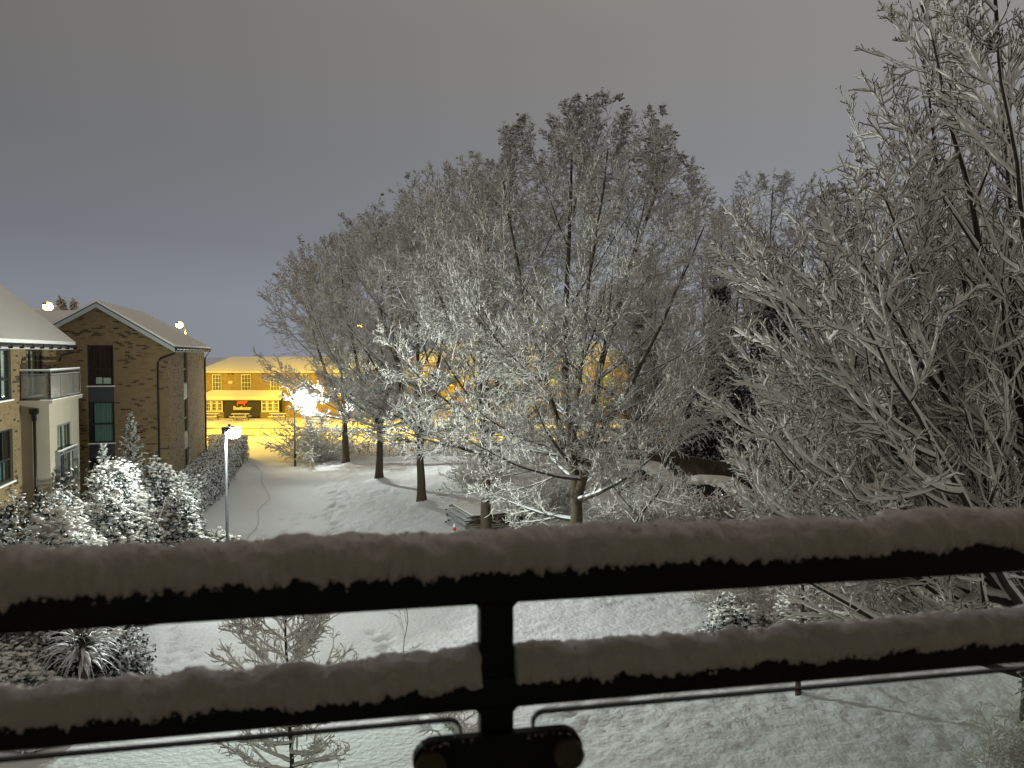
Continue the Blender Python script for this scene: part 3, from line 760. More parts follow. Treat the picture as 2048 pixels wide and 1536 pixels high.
# lettering
def text_mesh(body, size, bold, spacing=1.0):
    c = bpy.data.curves.new('lettering', 'FONT'); c.body = body; c.size = size; c.extrude = 0.02; c.offset = bold
    c.space_character = spacing; c.align_x = 'CENTER'
    o = bpy.data.objects.new('tmp', c); COL.objects.link(o)
    dg = bpy.context.evaluated_depsgraph_get(); me = bpy.data.meshes.new_from_object(o.evaluated_get(dg))
    bpy.data.objects.remove(o); me.name = 'lettering'; me.materials.clear()
    return me
link('lettering', text_mesh('Beefeater', 0.58, 0.014, .92), M['sign_text'], pub, loc=(5.3, -1.28, 1.0), rot=(rad(90), 0, 0))
bull = [(0, 0), (.06, .02), (.08, .16), (.10, .26), (.30, .24), (.55, .24), (.72, .26), (.74, .02), (.82, 0), (.86, .02), (.88, .30), (.96, .36), (1.06, .36), (1.14, .44), (1.16, .54), (1.12, .60), (1.20, .72), (1.10, .68), (1.02, .66), (.92, .70), (.96, .64), (.86, .66), (.60, .64), (.30, .62), (.10, .60), (.02, .52), (0, .36), (-.03, .2)]
MB().prism([(4.72 + x_, -1.29, 1.44 + z_ * .95) for x_, z_ in bull], (0, .03, 0)).build('bull_emblem', M['sign_bull'], pub)

# ================= brick hotel block behind the trees
ht = thing('hotel_building', 'yellow lit brick block glimpsed through the branches behind the middle trees', 'building', (-12, 90, 0.15))
HH = [(1.2 + 3.0 * i, 2.5 + 3.0 * i, z, z + 1.5) for i in range(8) for z in (1.0, 3.8)]
w = MB(); wall_boxes(w, 0, 26, 0, 6.4, HH, lambda m_, a, b, c, d: m_.box(a, b, 0, .3, c, d))
w.box(0, .3, .3, 11, 0, 6.4).box(25.7, 26, .3, 11, 0, 6.4).box(.3, 25.7, 10.7, 11, 0, 6.4)
w.build('wall', M['mortar'], ht)
part_box('interior', M['room'], ht, .4, 25.6, 1.2, 1.3, 0, 6.3)
lay_bricks(ht, pf, 0, 26, 0, 6.35, HH, M['brick_yellow'], 31, BW=0.45, BH=0.15)
for h in HH: window(ht, pf, *h, M['frame_white'], bars_u=((0.5, .06),), curtain=M['curtain'], cur=(0, 1, 0, 1), ft=.08)
b = bmesh.new()
rv = [b.verts.new(p) for p in ((-.4, -.4, 6.4), (26.4, -.4, 6.4), (26.4, 11.4, 6.4), (-.4, 11.4, 6.4), (4, 5.5, 8.8), (22, 5.5, 8.8))]
for f in ((0, 1, 5, 4), (1, 2, 5), (2, 3, 4, 5), (3, 0, 4), (3, 2, 1, 0)): b.faces.new([rv[i] for i in f])
bmesh.ops.recalc_face_normals(b, faces=b.faces)
me = bpy.data.meshes.new('roof'); b.to_mesh(me); b.free(); link('roof', me, M['snow'], ht)

# ------------------------------------------------------------------ lamps
def light(name, parent, loc, power, col, radius=0.08, spot=None):
    l = bpy.data.lights.new(name, 'SPOT' if spot else 'POINT'); l.energy = power; l.color = col; l.shadow_soft_size = radius
    if spot: l.spot_size = rad(spot[0]); l.spot_blend = spot[1]
    o = bpy.data.objects.new(name, l); COL.objects.link(o); o.parent = parent; o.location = loc
    return o
def luminaire(lo, ramp, back):
    """photometric distribution of a road lantern: little straight down, most thrown outwards along the arm (+x), little behind"""
    l = lo.data; l.use_nodes = True; t = l.node_tree; em = t.nodes['Emission']
    tc = t.nodes.new('ShaderNodeTexCoord'); sp = t.nodes.new('ShaderNodeSeparateXYZ'); t.links.new(tc.outputs['Normal'], sp.inputs[0])
    m1 = t.nodes.new('ShaderNodeMapRange'); m1.inputs['From Min'].default_value = -1; m1.inputs['From Max'].default_value = 1
    t.links.new(sp.outputs['Z'], m1.inputs['Value'])
    cr = t.nodes.new('ShaderNodeValToRGB'); c = cr.color_ramp
    c.elements[0].position = 0; c.elements[0].color = (ramp[0][1],) * 3 + (1,); c.elements[1].position = 1; c.elements[1].color = (ramp[-1][1],) * 3 + (1,)
    for p_, v_ in ramp[1:-1]: e = c.elements.new(p_); e.color = (v_, v_, v_, 1)
    t.links.new(m1.outputs[0], cr.inputs[0])
    m2 = t.nodes.new('ShaderNodeMapRange'); m2.interpolation_type = 'SMOOTHSTEP'
    m2.inputs['From Min'].default_value = -.3; m2.inputs['From Max'].default_value = 1.0; m2.inputs['To Min'].default_value = back; m2.inputs['To Max'].default_value = 1
    t.links.new(sp.outputs['X'], m2.inputs['Value'])
    mu = t.nodes.new('ShaderNodeMath'); mu.operation = 'MULTIPLY'
    t.links.new(cr.outputs[0], mu.inputs[0]); t.links.new(m2.outputs[0], mu.inputs[1]); t.links.new(mu.outputs[0], em.inputs['Strength'])
M['lamp_pole'] = mat('grey_painted_pole', (0.05, 0.055, 0.06), rough=0.6, var=0.2, scale=12)
def path_lamp(label, x, y, h, rz, power, group):
    t = thing('street_lamp', label, 'street lamp', (x, y, 0), rz, group)
    MB().tube([(0, 0, -.1), (0, 0, 1.1), (0, 0, 1.12), (0, 0, h)], [.075, .075, .048, .042], 12).build('pole', M['lamp_pole'], t, smooth=True)
    hd = MB()
    hd.prism([(-.10, -.10, h - .06), (.12, -.10, h - .10), (.12, .10, h - .10), (-.10, .10, h - .06)], (0, 0, .20))
    hd.prism([(.12, -.09, h - .02), (.66, -.10, h + .06), (.66, .10, h + .06), (.12, .09, h - .02)], (0, 0, .09))
    hd.tube([(.22, 0, h + .12), (.22, 0, h + .24)], .045, 8)
    hd.build('lamp_head', M['lamp_head'], t, bevel=.015)
    ln = MB().tube([(.16, 0, h - .05), (.30, 0, h - .07), (.62, 0, h - .01), (.80, 0, h + .05)], [.07, .15, .17, .08], 14).build('lens', M['lens_white'], t, smooth=True)
    part_box('head_snow', M['snow'], t, .16, .70, -.11, .11, h + .15, h + .19, bevel=.01)
    lo = light('lamp_light', t, (.45, 0, h - .40), power, C_WHITE, .10)
    luminaire(lo, ((0, .12), (.15, .08), (.24, .15), (.3, .5), (.40, .75), (.48, .58), (.60, .62), (.75, .7), (1, .1)), .26 if x > -12 else .08)
    return t
path_lamp('path lamp on tall grey pole beside the left hedge, nearest the balcony', -9.35, 26.0, 5.05, rad(-40), P_PATH_NEAR, 'white path lamps')
path_lamp('white path lamp half hidden by the branches beyond the path', -14.6, 53.5, 5.0, rad(8), P_PATH_FAR, 'white path lamps')

def sodium(label, x, y, h, rz, power, tilt=38):
    t = thing('street_lamp', label, 'street lamp', (x, y, 0), rz, 'orange road lamps')
    MB().tube([(0, 0, -.1), (0, 0, 1.5), (0, 0, h * .7), (0, 0, h), (0, -.3, h + .15), (0, -1.0, h + .22)], [.11, .09, .07, .06, .05, .04], 10).build('pole', M['galv'], t, smooth=True)
    MB().prism([(-.13, -1.7, h + .2), (.13, -1.7, h + .2), (.10, -.95, h + .18), (-.10, -.95, h + .18)], (0, 0, .13)).build('lamp_head', M['lamp_head'], t, bevel=.02)
    MB().tube([(0, -1.05, h + .17), (0, -1.2, h + .10), (0, -1.5, h + .10), (0, -1.68, h + .18)], [.12, .26, .26, .12], 12).build('lens', M['lens_sod'], t, smooth=True)
    lo = light('lamp_light', t, (0, -1.35, h - .2), power, C_SOD, .15, (156, .25)); lo.rotation_euler = (rad(tilt) * (1 if abs(rz) < 1 else -1), 0, 0)
sodium('orange road lamp above the far end of the gabled block roof', -30.2, 74, 10.05, 0, P_SODIUM, 8)
sodium('orange road lamp glowing beyond the roof of the nearest flats', -30.8, 54.5, 10.6, 0, P_SODIUM * .15, 10)
sodium('orange road lamp standing behind the leftmost tree of the row', -14, 72.2, 10, rad(180), P_SODIUM)
sodium('orange road lamp hidden behind the biggest tree', 3, 72.2, 10, rad(180), P_SODIUM * .6)

# ------------------------------------------------------------------ picnic tables
def picnic(label, x, y, rz=0):
    t = thing('picnic_table', label, 'picnic table', (x, y, 0.11), rz, 'picnic tables outside the pub')
    for k in range(4): part_box('top_plank', M['wood'], t, -.95, .95, -.36 + k * .185, -.19 + k * .185, .72, .76)
    part_box('snow_layer', M['snow'], t, -.93, .93, -.34, .36, .761, .81, bevel=.02)
    for s in (-1, 1):
        part_box('bench', M['wood'], t, -.95, .95, s * .75 - .13, s * .75 + .13, .42, .46)
        part_box('snow_layer', M['snow'], t, -.93, .93, s * .75 - .12, s * .75 + .12, .461, .53, bevel=.025)
        for e in (-1, 1):
            MB().prism([(e * .65, s * .12, .72), (e * .65, s * .24, .72), (e * .65, s * .72, 0), (e * .65, s * .60, 0)], (.06, 0, 0)).build('leg', M['wood'], t)
    for e in (-1, 1): part_box('crossbar', M['wood'], t, e * .65 + .061, e * .65 + .10, -.85, .85, .32, .42)
    return t
picnic('snowy picnic table farthest left, partly behind the brick block corner', -33.4, 88.2, 0.05)
picnic('snowy picnic table in front of the black pub sign', -30.0, 88.0, -0.04)
picnic('snowy picnic table by the right bay window, behind bright twigs', -25.9, 88.3, 0.03)

# ------------------------------------------------------------------ trees
def make_tree(name, label, loc, H, env_c, env_r, lead, nl, sub, K, r_trunk, seed, low=2.6, snow=0.0, group=None,
              twig_r=0.011, clusters=0, cl_top=0.0, trop=(0.05, 0.05, 0.04, 0.05), ang1=(72, 22), mats=None, ang=((28, 55), (30, 60), (35, 65)), sides=3, lf=(0.55, 0.5, 0.45), flat=0.3, wander=1.0, shoots=0, rz=0.0, zpow=0.9, lim=.42, limb_spawn=0):
    """lead: list of leader polylines (local). env: crown ellipsoid. sub: children per branch at levels 2,3,4."""
    rng = np.random.default_rng(seed)
    t = thing(name, label, 'tree', loc, rz, group)
    m_trunk, m_limb, m_twig = mats or (M['trunk'], M['bark_snow'], M['bark_snow_far'])
    C = np.array(env_c, float); E = np.array(env_r, float)
    Pl, Dl, Rl, Ll = [], [], [], []
    for pts, ra, rb in lead:
        pts = np.array(pts, float); tt = np.linspace(0, len(pts) - 1, 16)
        P = np.stack([np.interp(tt, range(len(pts)), pts[:, i]) for i in range(3)], -1)
        P[1:-1] += rng.normal(size=(14, 3)) * 0.05
        sm = P.copy(); sm[1:-1] = (P[:-2] + 2 * P[1:-1] + P[2:]) / 4; P = sm
        rr = ra + (rb - ra) * np.linspace(0, 1, 16) ** 0.8
        if P[0, 2] < 0.1: rr[0] *= 1.35; P[0, 2] = -0.15
        Pl.append(P); Rl.append(rr)
        V, Q = tubes_np(P[None], rr[None], 12, phase=0)
        link('trunk', mesh_np('trunk', V, Q, smooth=True), m_trunk, t)
    # limbs
    P0, D0, r0, L0, low_ = [], [], [], [], []
    per = [max(2, int(nl * np.linalg.norm(P[-1] - P[0]) / sum(np.linalg.norm(q[-1] - q[0]) for q in Pl))) for P in Pl]
    for P, rr, n in zip(Pl, Rl, per):
        zt = P[:, 2]
        a = rng.uniform(0, 2 * pi)
        z0 = max(low, zt[0] + .15); z1 = zt[-1] - 0.1
        for k in range(n):
            z = z0 + (z1 - z0) * ((k + rng.uniform(0, .8)) / n) ** zpow
            i = np.interp(z, zt, np.arange(len(zt))); j = min(int(i), len(zt) - 2); f = i - j
            p = P[j] * (1 - f) + P[j + 1] * f; rad_ = rr[j] * (1 - f) + rr[j + 1] * f
            a += 2.39996 + rng.normal() * .3
            q = (z - z0) / (z1 - z0 + 1e-6)
            th = rad(ang1[0] + (ang1[1] - ang1[0]) * q + rng.normal() * 6)
            P0.append(p); D0.append((cos(a) * sin(th), sin(a) * sin(th), cos(th))); r0.append(min(rad_ * 0.6, r_trunk * lim) * (1 - .3 * q)); L0.append(99.0)
    P0, D0, r0, L0 = np.array(P0), np.array(D0), np.array(r0), np.array(L0)
    L0 = clip_env(P0, D0, L0, C, E, rng) * 1.0
    if limb_spawn:
        LP, LR = np.stack(Pl), np.stack(Rl); LD = norm(np.gradient(LP, axis=1)); LL = np.linalg.norm(LP[:, -1] - LP[:, 0], axis=-1)
        P0, D0, L0, r0 = spawn(LP, LD, LR, limb_spawn, .14, 1.0, (22, 48), .42, .62, rng, LL, flat=0, taper=.45)
        k_ = P0[:, 2] > low; P0, D0, L0, r0 = P0[k_], D0[k_], L0[k_], np.maximum(r0[k_], .012)
        L0 = clip_env(P0, D0, L0, C, E, rng)
        q_, rs = snow_on(LP[1:], LR[1:], snow * 1.5, rng=rng, rough=.2); V, Q = tubes_np(q_, rs, 6, flatten=.8, rng=rng)
        link('snow_load', mesh_np('snow_load', V, Q, smooth=True), M['snow'], t, kind='stuff')
    P1, D1, R1 = grow(P0, D0, L0, r0, 14, .05 * wander, trop[0], .12, rng)
    if limb_spawn:
        V, Q = tubes_np(P1, R1, 5, rng=rng); link('small_limbs', mesh_np('small_limbs', V, Q, smooth=True), m_limb, t, kind='stuff')
    for i in range(0 if limb_spawn else len(P1)):
        V, Q = tubes_np(P1[i:i + 1], R1[i:i + 1], 6, rng=rng)
        link('limb', mesh_np('limb', V, Q, smooth=True), m_limb, t)
    allP = [(P1, R1)]
    Pc, Dc, Rc, Lc = P1, D1, R1, L0
    for lv in range(3):
        p, d, l, r = spawn(Pc, Dc, Rc, sub[lv], .12 if lv == 0 else .08, 1.0, ang[lv], lf[lv], .6, rng, Lc, flat=flat, taper=(.5, .5, .4)[lv])
        l = np.maximum(clip_env(p, d, l, C, E * 1.04, rng, .2), .12)
        r = np.maximum(r, twig_r)
        Pn, Dn, Rn = grow(p, d, l, r, K[lv], (.07, .10, .14)[lv] * wander, trop[lv + 1], .3, rng)
        allP.append((Pn, Rn)); Pc, Dc, Rc, Lc = Pn, Dn, Rn, l
    if snow > 0:
        V, Q = join_np([tubes_np(p_, np.maximum(r_, twig_r), 3, rng=rng) for p_, r_ in allP[1:]])
        link('twigs', mesh_np('twigs', V, Q, smooth=True), m_limb, t, kind='stuff')
        sp = []
        for li, (p_, r_) in enumerate(allP):
            q_, rs = snow_on(p_, r_, snow * ((1.7, 1.45, .95, .40) if limb_spawn else (1.35, 1.2, .85, .42))[li], rng=rng, rough=.22)
            sp.append(tubes_np(q_, rs, 5 if li < 2 else 4, flatten=.85, rng=rng))
        V, Q = join_np(sp)
        link('snow_load', mesh_np('snow_load', V, Q, smooth=True), M['snow'], t, kind='stuff')
    else:
        V, Q = join_np([tubes_np(p_, r_, sides, rng=rng) for p_, r_ in allP[1:]])
        link('twigs', mesh_np('twigs', V, Q, smooth=True), m_twig, t, kind='stuff')
    if clusters:
        tips = allP[3][0][:, -1]
        w_ = np.clip((tips[:, 2] - cl_top) / 3 + .25, .04, 1); w_ /= w_.sum()
        c = tips[rng.choice(len(tips), clusters, p=w_, replace=False)]
        c = np.repeat(c, 3, 0) + rng.normal(size=(clusters * 3, 3)) * .06
        V, F = blobs_np(c, rng.uniform(.03, .075, len(c)), .8, rng, .35)
        link('seed_cluster', mesh_np('seed_cluster', V, None, F), M['seed'], t, kind='stuff')
    return t

row = 'maples standing in a row along the path'
# row A..D
def row_tree(label, x, y, H, rx, seed, nl=24, lean=(0, 0), low=3.1, sub=(8, 7, 5), snowk=None, shift=0, tr=.27, ang1=(80, 16)):
    lead = [([(0, 0, 0), (lean[0] * .2, lean[1] * .2, 2.8), (lean[0] * .6, lean[1], 7), (lean[0], lean[1], H - 1.5)], tr, .03),
            ([(lean[0] * .2, lean[1] * .2, 2.9), (1.1, .3, 5.5), (2.0, .4, 9.5), (2.4, .6, H - 3)], tr * .6, .03),
            ([(lean[0] * .2, lean[1] * .2, 3.1), (-1.2, .2, 5.8), (-2.1, -.3, 9), (-2.6, -.5, H - 3.2)], tr * .6, .03)]
    return make_tree('maple_tree', label, (x, y, 0), H, (shift, 0, H * .585), (rx, rx, H * .43), lead, nl, sub, (6, 5, 3), tr, seed, low=low, group=row,
                     twig_r=.020, clusters=200, cl_top=H - 4, ang1=ang1, trop=(.03, .035, .035, .03), ang=((22, 45), (28, 52), (32, 62)), flat=.1, wander=.6, zpow=1.25, lf=(.5, .48, .45))
rowA = row_tree('farthest snowy maple of the row, its trunk nearest the far path lamp', -11.2, 53.7, 15.0, 6.0, 11, nl=38, lean=(-.4, 0), sub=(10, 8, 7))
rowB = rowA
for src, x_, y_, r_, s_, lb in ((rowA, -4.5, 39.7, .8, 1.0, 'middle snowy maple with leaning pale brown trunk left of the panel stack'),
                                (rowB, -7.84, 46.9, 2.6, 1.02, 'second farthest snowy maple in the row, with dark trunk and snow heap at its foot'),
                                (rowA, -1.1, 32.5, 4.4, 1.0, 'snowy maple whose straight trunk stands in front of the panel stack')):
    c = copy_tree(src); c.location = (x_, y_, 0); c.rotation_euler = (0, 0, r_); c.scale = (s_ * .95, s_ * .95, s_); c['label'] = lb
# E : the big one in the middle
lead = [([(0, 0, 0), (-.15, 0, 1.6), (-.25, 0, 3.2), (-.6, .1, 7), (-.5, 0, 11), (-.3, 0, 15.6)], .30, .025),
        ([(-.2, 0, 2.4), (.25, -.2, 4.2), (.5, -.2, 6.6), (1.3, 0, 9.5), (2.3, .1, 12.5), (2.9, .1, 14.3)], .20, .025),
        ([(-.2, 0, 3.2), (-1.1, .4, 6), (-2.0, .4, 9.5), (-2.7, .3, 13.6)], .15, .025),
        ([(.25, -.2, 4.2), (1.6, -.8, 6.5), (2.8, -1.0, 9), (4.0, -.8, 11.8)], .12, .022),
        ([(-.3, 0, 3.8), (-.2, -1.4, 7), (.2, -2.2, 11), (.6, -2.4, 14)], .12, .022),
        ([(0, 0, .9), (.5, -.5, 1.0), (1.3, -.9, 1.15), (1.75, -1.0, 1.9), (2.6, -1.2, 3.2)], .09, .03)]
make_tree('maple_tree', 'largest snowy maple, many stemmed, in the middle of the view', (2.4, 27.6, 0), 16.5, (.1, 0, 7.6), (5.6, 5.3, 8.3), lead, 64, (11, 9, 8), (6, 4, 3), .30, 15, low=1.7, group=row,
          twig_r=.015, clusters=700, cl_top=11.5, ang1=(84, 12), trop=(.03, .035, .035, .03), ang=((22, 45), (28, 52), (32, 62)), flat=.1, wander=.6, zpow=1.2, lf=(.5, .48, .45), lim=.40)
# G : the near right one, many stems sweeping up and to the left
lead = [([(0, 0, 0), (-.1, 0, 3), (-.35, 0, 6.5), (-.75, 0, 10), (-1.1, .1, 14.8)], .22, .03)]
rg = np.random.default_rng(77)
for k, (az, th, z0_, ln) in enumerate(((180, 44, 1.8, 9.5), (165, 60, 1.4, 7.4), (195, 66, 1.9, 7.2), (200, 32, 2.8, 8.4), (170, 19, 3.6, 10.3), (150, 46, 2.4, 9.0), (222, 50, 2.2, 8.2), (185, 76, 1.2, 6.4), (140, 70, 1.5, 6.2),
                                         (178, 52, 3.4, 7.0), (172, 38, 2.0, 8.6), (190, 50, 4.4, 6.6), (205, 22, 5.2, 9.2), (240, 30, 4.0, 9.5), (60, 30, 3.5, 9), (300, 40, 3, 8), (120, 34, 4.2, 8.5), (250, 68, 1.6, 6.0), (188, 82, 2.6, 6.0))):
    a_, t_ = rad(az), rad(th); d_ = np.array([cos(a_) * sin(t_), sin(a_) * sin(t_), cos(t_)]); p_ = np.array([-.03 * z0_, 0, z0_]); pl = [tuple(p_)]
    for j in range(5):
        d_ = d_ + np.array([0, 0, .085]) + rg.normal(size=3) * .05; d_ /= np.linalg.norm(d_); p_ = p_ + d_ * ln / 5; pl.append(tuple(p_))
    lead.append((pl, .085 + .03 * rg.uniform(), .016))
make_tree('deciduous_tree', 'large snow laden tree filling the right edge, with thick white branches', (10.4, 15.6, 0), 15, (-1.3, 0, 5.6), (5.6, 5.4, 9.2), lead, 1, (6, 4, 3), (8, 6, 4), .22, 16, low=1.2,
          twig_r=.0085, snow=.026, trop=(.045, .05, .06, .07), ang1=(84, 26), ang=((22, 48), (25, 52), (28, 52)), lf=(.55, .58, .55), wander=.6, flat=0.0, mats=(M['bark'], M['bark'], M['bark']), limb_spawn=12)
# trees behind
bl = lambda H: [([(0, 0, 0), (.1, 0, H * .3), (-.2, 0, H * .6), (.1, 0, H - .6)], .3, .03), ([(.1, 0, H * .25), (1.4, .3, H * .5), (2.2, .3, H * .85)], .16, .03), ([(.05, 0, H * .28), (-1.4, -.2, H * .55), (-2.2, 0, H * .8)], .16, .03)]
HB = 17.5
ivy = make_tree('ivy_clad_tree', 'tall bare tree with dark ivy on its stem, between the big maple and right tree', (14.8, 46, 0), HB, (0, 0, HB * .56), (5.2, 5, HB * .46), bl(HB), 30, (9, 7, 5), (6, 5, 3), .3, 17, low=4,
                twig_r=.02, wander=1.7, trop=(.03, .02, 0, 0))
def foliage_column(parent, pts, rads, n, size, m, seed, squash=1.0):
    rng = np.random.default_rng(seed); pts = np.array(pts, float)
    t = rng.uniform(0, len(pts) - 1, n); c = np.stack([np.interp(t, range(len(pts)), pts[:, i]) for i in range(3)], -1)
    r = np.interp(t, range(len(pts)), rads)
    nn = norm(rng.normal(size=(n, 3)) * [1, 1, squash])
    r = r * (0.75 + .35 * fbm(c + nn, .8, 2, seed)) * rng.uniform(.55, 1.05, n)
    p = c + nn * r[:, None]
    V, Q = leaves_np(p, nn, 5, size, size * .7, rng, .6)
    link('foliage', mesh_np('foliage', V, Q), m, parent, kind='stuff')
foliage_column(ivy, [(0, 0, 0), (0, 0, 5), (.1, 0, 9), (.2, 0, 12.5)], [2.0, 2.4, 1.9, 1.0], 7000, .17, M['leaf_ivy'], 51)
t2 = copy_tree(ivy); t2.location = (13.6, 52, 0); t2.rotation_euler = (0, 0, 2.0); t2.scale = (.85, .85, .95)
t2['label'] = 'dark ivy covered tree just right of the big maple crown, farther back'
for (x_, y_, r_, s_, lb) in ((20.5, 50, 3.6, 1.0, 'dark ivy covered tree behind the upper left of the right hand tree'), (9.2, 56.5, 5.0, .8, 'lower ivy covered tree glimpsed through the right side of the big maple'), (26.5, 46, 1.1, .92, 'ivy covered tree at far right, seen through the near branches')):
    c = copy_tree(ivy); c.location = (x_, y_, 0); c.rotation_euler = (0, 0, r_); c.scale = (s_, s_, s_); c['label'] = lb
t3 = make_tree('bare_tree', 'snowy bare tree rising behind the left part of the big right hand tree', (19.5, 37, 0), 15.5, (0, 0, 8.4), (5.4, 5, 7.4), bl(15), 30, (9, 7, 5), (6, 5, 3), .28, 18, low=2, twig_r=.019, wander=.7)
for (x_, y_, r_, s_, lb) in ((27.5, 42, 2.1, 1.1, 'snowy bare tree at far right behind the near trunk'), (10.5, 60, 1.0, .95, 'snowy bare tree behind the fence and the parked cars'), (1.0, 62, 3.3, .9, 'snowy tree beyond the big maple, close to the road'), (16.5, 25.5, 4.1, .72, 'lower snowy tree filling the gap right of the nearest trunk'), (23.5, 31, .6, .85, 'snowy tree at far right, nearer than the one behind it'), (13.0, 33.5, 5.0, .5, 'small snowy tree between the parked cars and the right hand tree')):
    c = copy_tree(t3); c.location = (x_, y_, 0); c.rotation_euler = (0, 0, r_); c.scale = (s_, s_, s_); c['label'] = lb

def evergreen(name, label, loc, radii, n, size, m, seed, core=True, cat='shrub', group=None, snowblobs=0, bsize=.07, m2=None, leaves=5, aspect=.5, lump=.28, sprigs=0):
    """rounded bush: dark core for the inner shade, leaf sprays, and pads of snow lying on them"""
    rng = np.random.default_rng(seed)
    t = thing(name, label, cat, loc, 0, group)
    E = np.array(radii, float)
    u = norm(rng.normal(size=(n, 3))); u[:, 2] = np.abs(u[:, 2]) * 1.0 - .15 * rng.uniform(0, 1, n); u = norm(u)
    f = 1 + lump * fbm(u + seed, 2.2, 3, seed)
    depth = rng.uniform(.74, 1.0, n) ** .7
    p = u * E * (f * depth)[:, None]; p[:, 2] = np.maximum(p[:, 2], .04)
    V, Q = leaves_np(p, u, leaves, size, size * .6, rng, aspect)
    link('foliage', mesh_np('foliage', V, Q), m, t, kind='stuff')
    if snowblobs:
        sel = np.argsort(-(u[:, 2] + rng.uniform(-.5, .5, n)))[:snowblobs]
        c = u[sel] * E * (f[sel] * rng.uniform(.93, 1.06, len(sel)))[:, None]; c[:, 2] = np.maximum(c[:, 2], .05)
        V, F = blobs_np(c, bsize * rng.uniform(.35, 1.0, len(c)) ** 1.5 * 1.7, .42, rng, .22)
        link('snow_load', mesh_np('snow_load', V, None, F, smooth=True), M['snow'], t, kind='stuff')
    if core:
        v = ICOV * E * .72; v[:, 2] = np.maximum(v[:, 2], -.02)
        link('shade_core', mesh_np('shade_core', v, None, ICOF), M['core'], t)
    if sprigs:
        P0 = np.zeros((sprigs, 3)); P0[:, :2] = rng.normal(size=(sprigs, 2)) * E[:2] * .4; P0[:, 2] = E[2] * .5
        D0 = norm(rng.normal(size=(sprigs, 3)) * [.6, .6, .2] + [0, 0, 1])
        P, Dd, Rr = grow(P0, D0, np.full(sprigs, E[2] * .8), np.full(sprigs, .012), 7, .1, .03, .4, rng)
        V, Q = tubes_np(P, Rr, 3, rng=rng); link('stem', mesh_np('stem', V, Q), M['bark_snow'], t, kind='stuff')
    return t
evergreen('holly_tree', 'dark unsnowed evergreen mass behind the board fence', (12.2, 47.5, 0), (3.2, 2.4, 7.4), 6000, .2, M['leaf_ivy'], 61, cat='tree', snowblobs=200)
evergreen('holly_tree', 'dark evergreen behind the fence, partly hidden by the right hand tree', (17.2, 43.5, 0), (3.0, 2.2, 6.0), 4500, .2, M['leaf_ivy'], 62, cat='tree', snowblobs=150)

# conifers between the two blocks of flats
def conifer(label, x, y, H, r, seed):
    rng = np.random.default_rng(seed)
    t = thing('conifer_tree', label, 'tree', (x, y, 0), 0, 'snowy conifers by the flats')
    MB().tube([(0, 0, -.1), (0, 0, H * .6), (0, 0, H)], [.10, .06, .01], 8).build('trunk', M['trunk'], t)
    n = int(70 * H / 4.5); z = np.linspace(.3, H - .1, n) + rng.normal(size=n) * .04
    a = np.arange(n) * 2.39996; q = z / H
    P0 = np.stack([np.zeros(n), np.zeros(n), z], -1); th = np.radians(78 - 45 * q ** 2)
    D0 = np.stack([np.cos(a) * np.sin(th), np.sin(a) * np.sin(th), np.cos(th)], -1)
    L = r * (1 - q) ** .8 * rng.uniform(.8, 1.2, n) + .12
    P1, D1_, R1 = grow(P0, D0, L, np.full(n, .014), 7, .05, .02, .4, rng)
    p, d, l, rr = spawn(P1, D1_, R1, 12, .1, 1, (35, 60), .42, .8, rng, L, flat=.6, taper=.6)
    P2, D2_, R2 = grow(p, d, np.maximum(l, .07), np.full(len(l), .010), 5, .06, .08, .5, rng)
    V, Q = join_np([tubes_np(P1, R1, 3, rng=rng), tubes_np(P2, R2 * 1.4, 3, rng=rng)])
    link('needles', mesh_np('needles', V, Q), M['leaf_dark'], t, kind='stuff')
    p3, d3, l3, r3 = spawn(P2, D2_, R2, 5, .1, 1, (30, 60), .5, .9, rng, np.maximum(l, .07), taper=.4)
    P3, D3, R3 = grow(p3, d3, np.maximum(l3, .05), np.full(len(l3), .012), 3, .1, .0, .5, rng)
    V, Q = tubes_np(P3, R3, 3, rng=rng); link('needles', mesh_np('needles', V, Q), M['leaf_shrub'], t, kind='stuff')
    q_, rs = snow_on(P2, R2, .026, rng=rng); V, Q = tubes_np(q_, rs, 4, flatten=.7, rng=rng)
    link('snow_load', mesh_np('snow_load', V, Q, smooth=True), M['snow'], t, kind='stuff')
con = conifer('taller snow dusted conifer standing against the gabled block', -15.0, 31.3, 5.15, 1.05, 71)
con = next(o for o in COL.objects if o.name == 'conifer_tree'); c = copy_tree(con); c.location = (-14.6, 28.4, 0); c.rotation_euler = (0, 0, 2); c.scale = (.85, .85, .83); c['label'] = 'smaller snow dusted conifer left of the taller one'

gS = 'snow covered shrubs under the flats'
evergreen('rounded_shrub', 'wide rounded shrub heaped with snow below the beige bay', (-10.9, 19.2, 0), (1.35, 1.2, 3.55), 2600, .12, M['leaf_shrub'], 81, group=gS, snowblobs=2000, bsize=.085)
evergreen('rounded_shrub', 'dark green leafy shrub in the lower left corner above the rail', (-12.6, 19.4, 0), (1.3, 1.1, 3.7), 2200, .13, M['leaf_dark'], 82, group=gS, snowblobs=380, bsize=.05)
evergreen('rounded_shrub', 'dark shrub in front of the downpipe, lightly dusted with snow', (-12.5, 21.8, 0), (1.2, 1.0, 3.45), 1800, .13, M['leaf_dark'], 83, group=gS, snowblobs=450, bsize=.05)
evergreen('rounded_shrub', 'tall snowy shrub in front of the smaller conifer', (-13.2, 26.6, 0), (1.5, 1.4, 3.5), 2600, .13, M['leaf_shrub'], 84, group=gS, snowblobs=1300, bsize=.075)
evergreen('rounded_shrub', 'snow laden shrub right of the wide rounded one', (-11.3, 22.6, 0), (1.2, 1.1, 2.8), 2600, .13, M['leaf_dark'], 85, group=gS, snowblobs=1500, bsize=.075, sprigs=14)
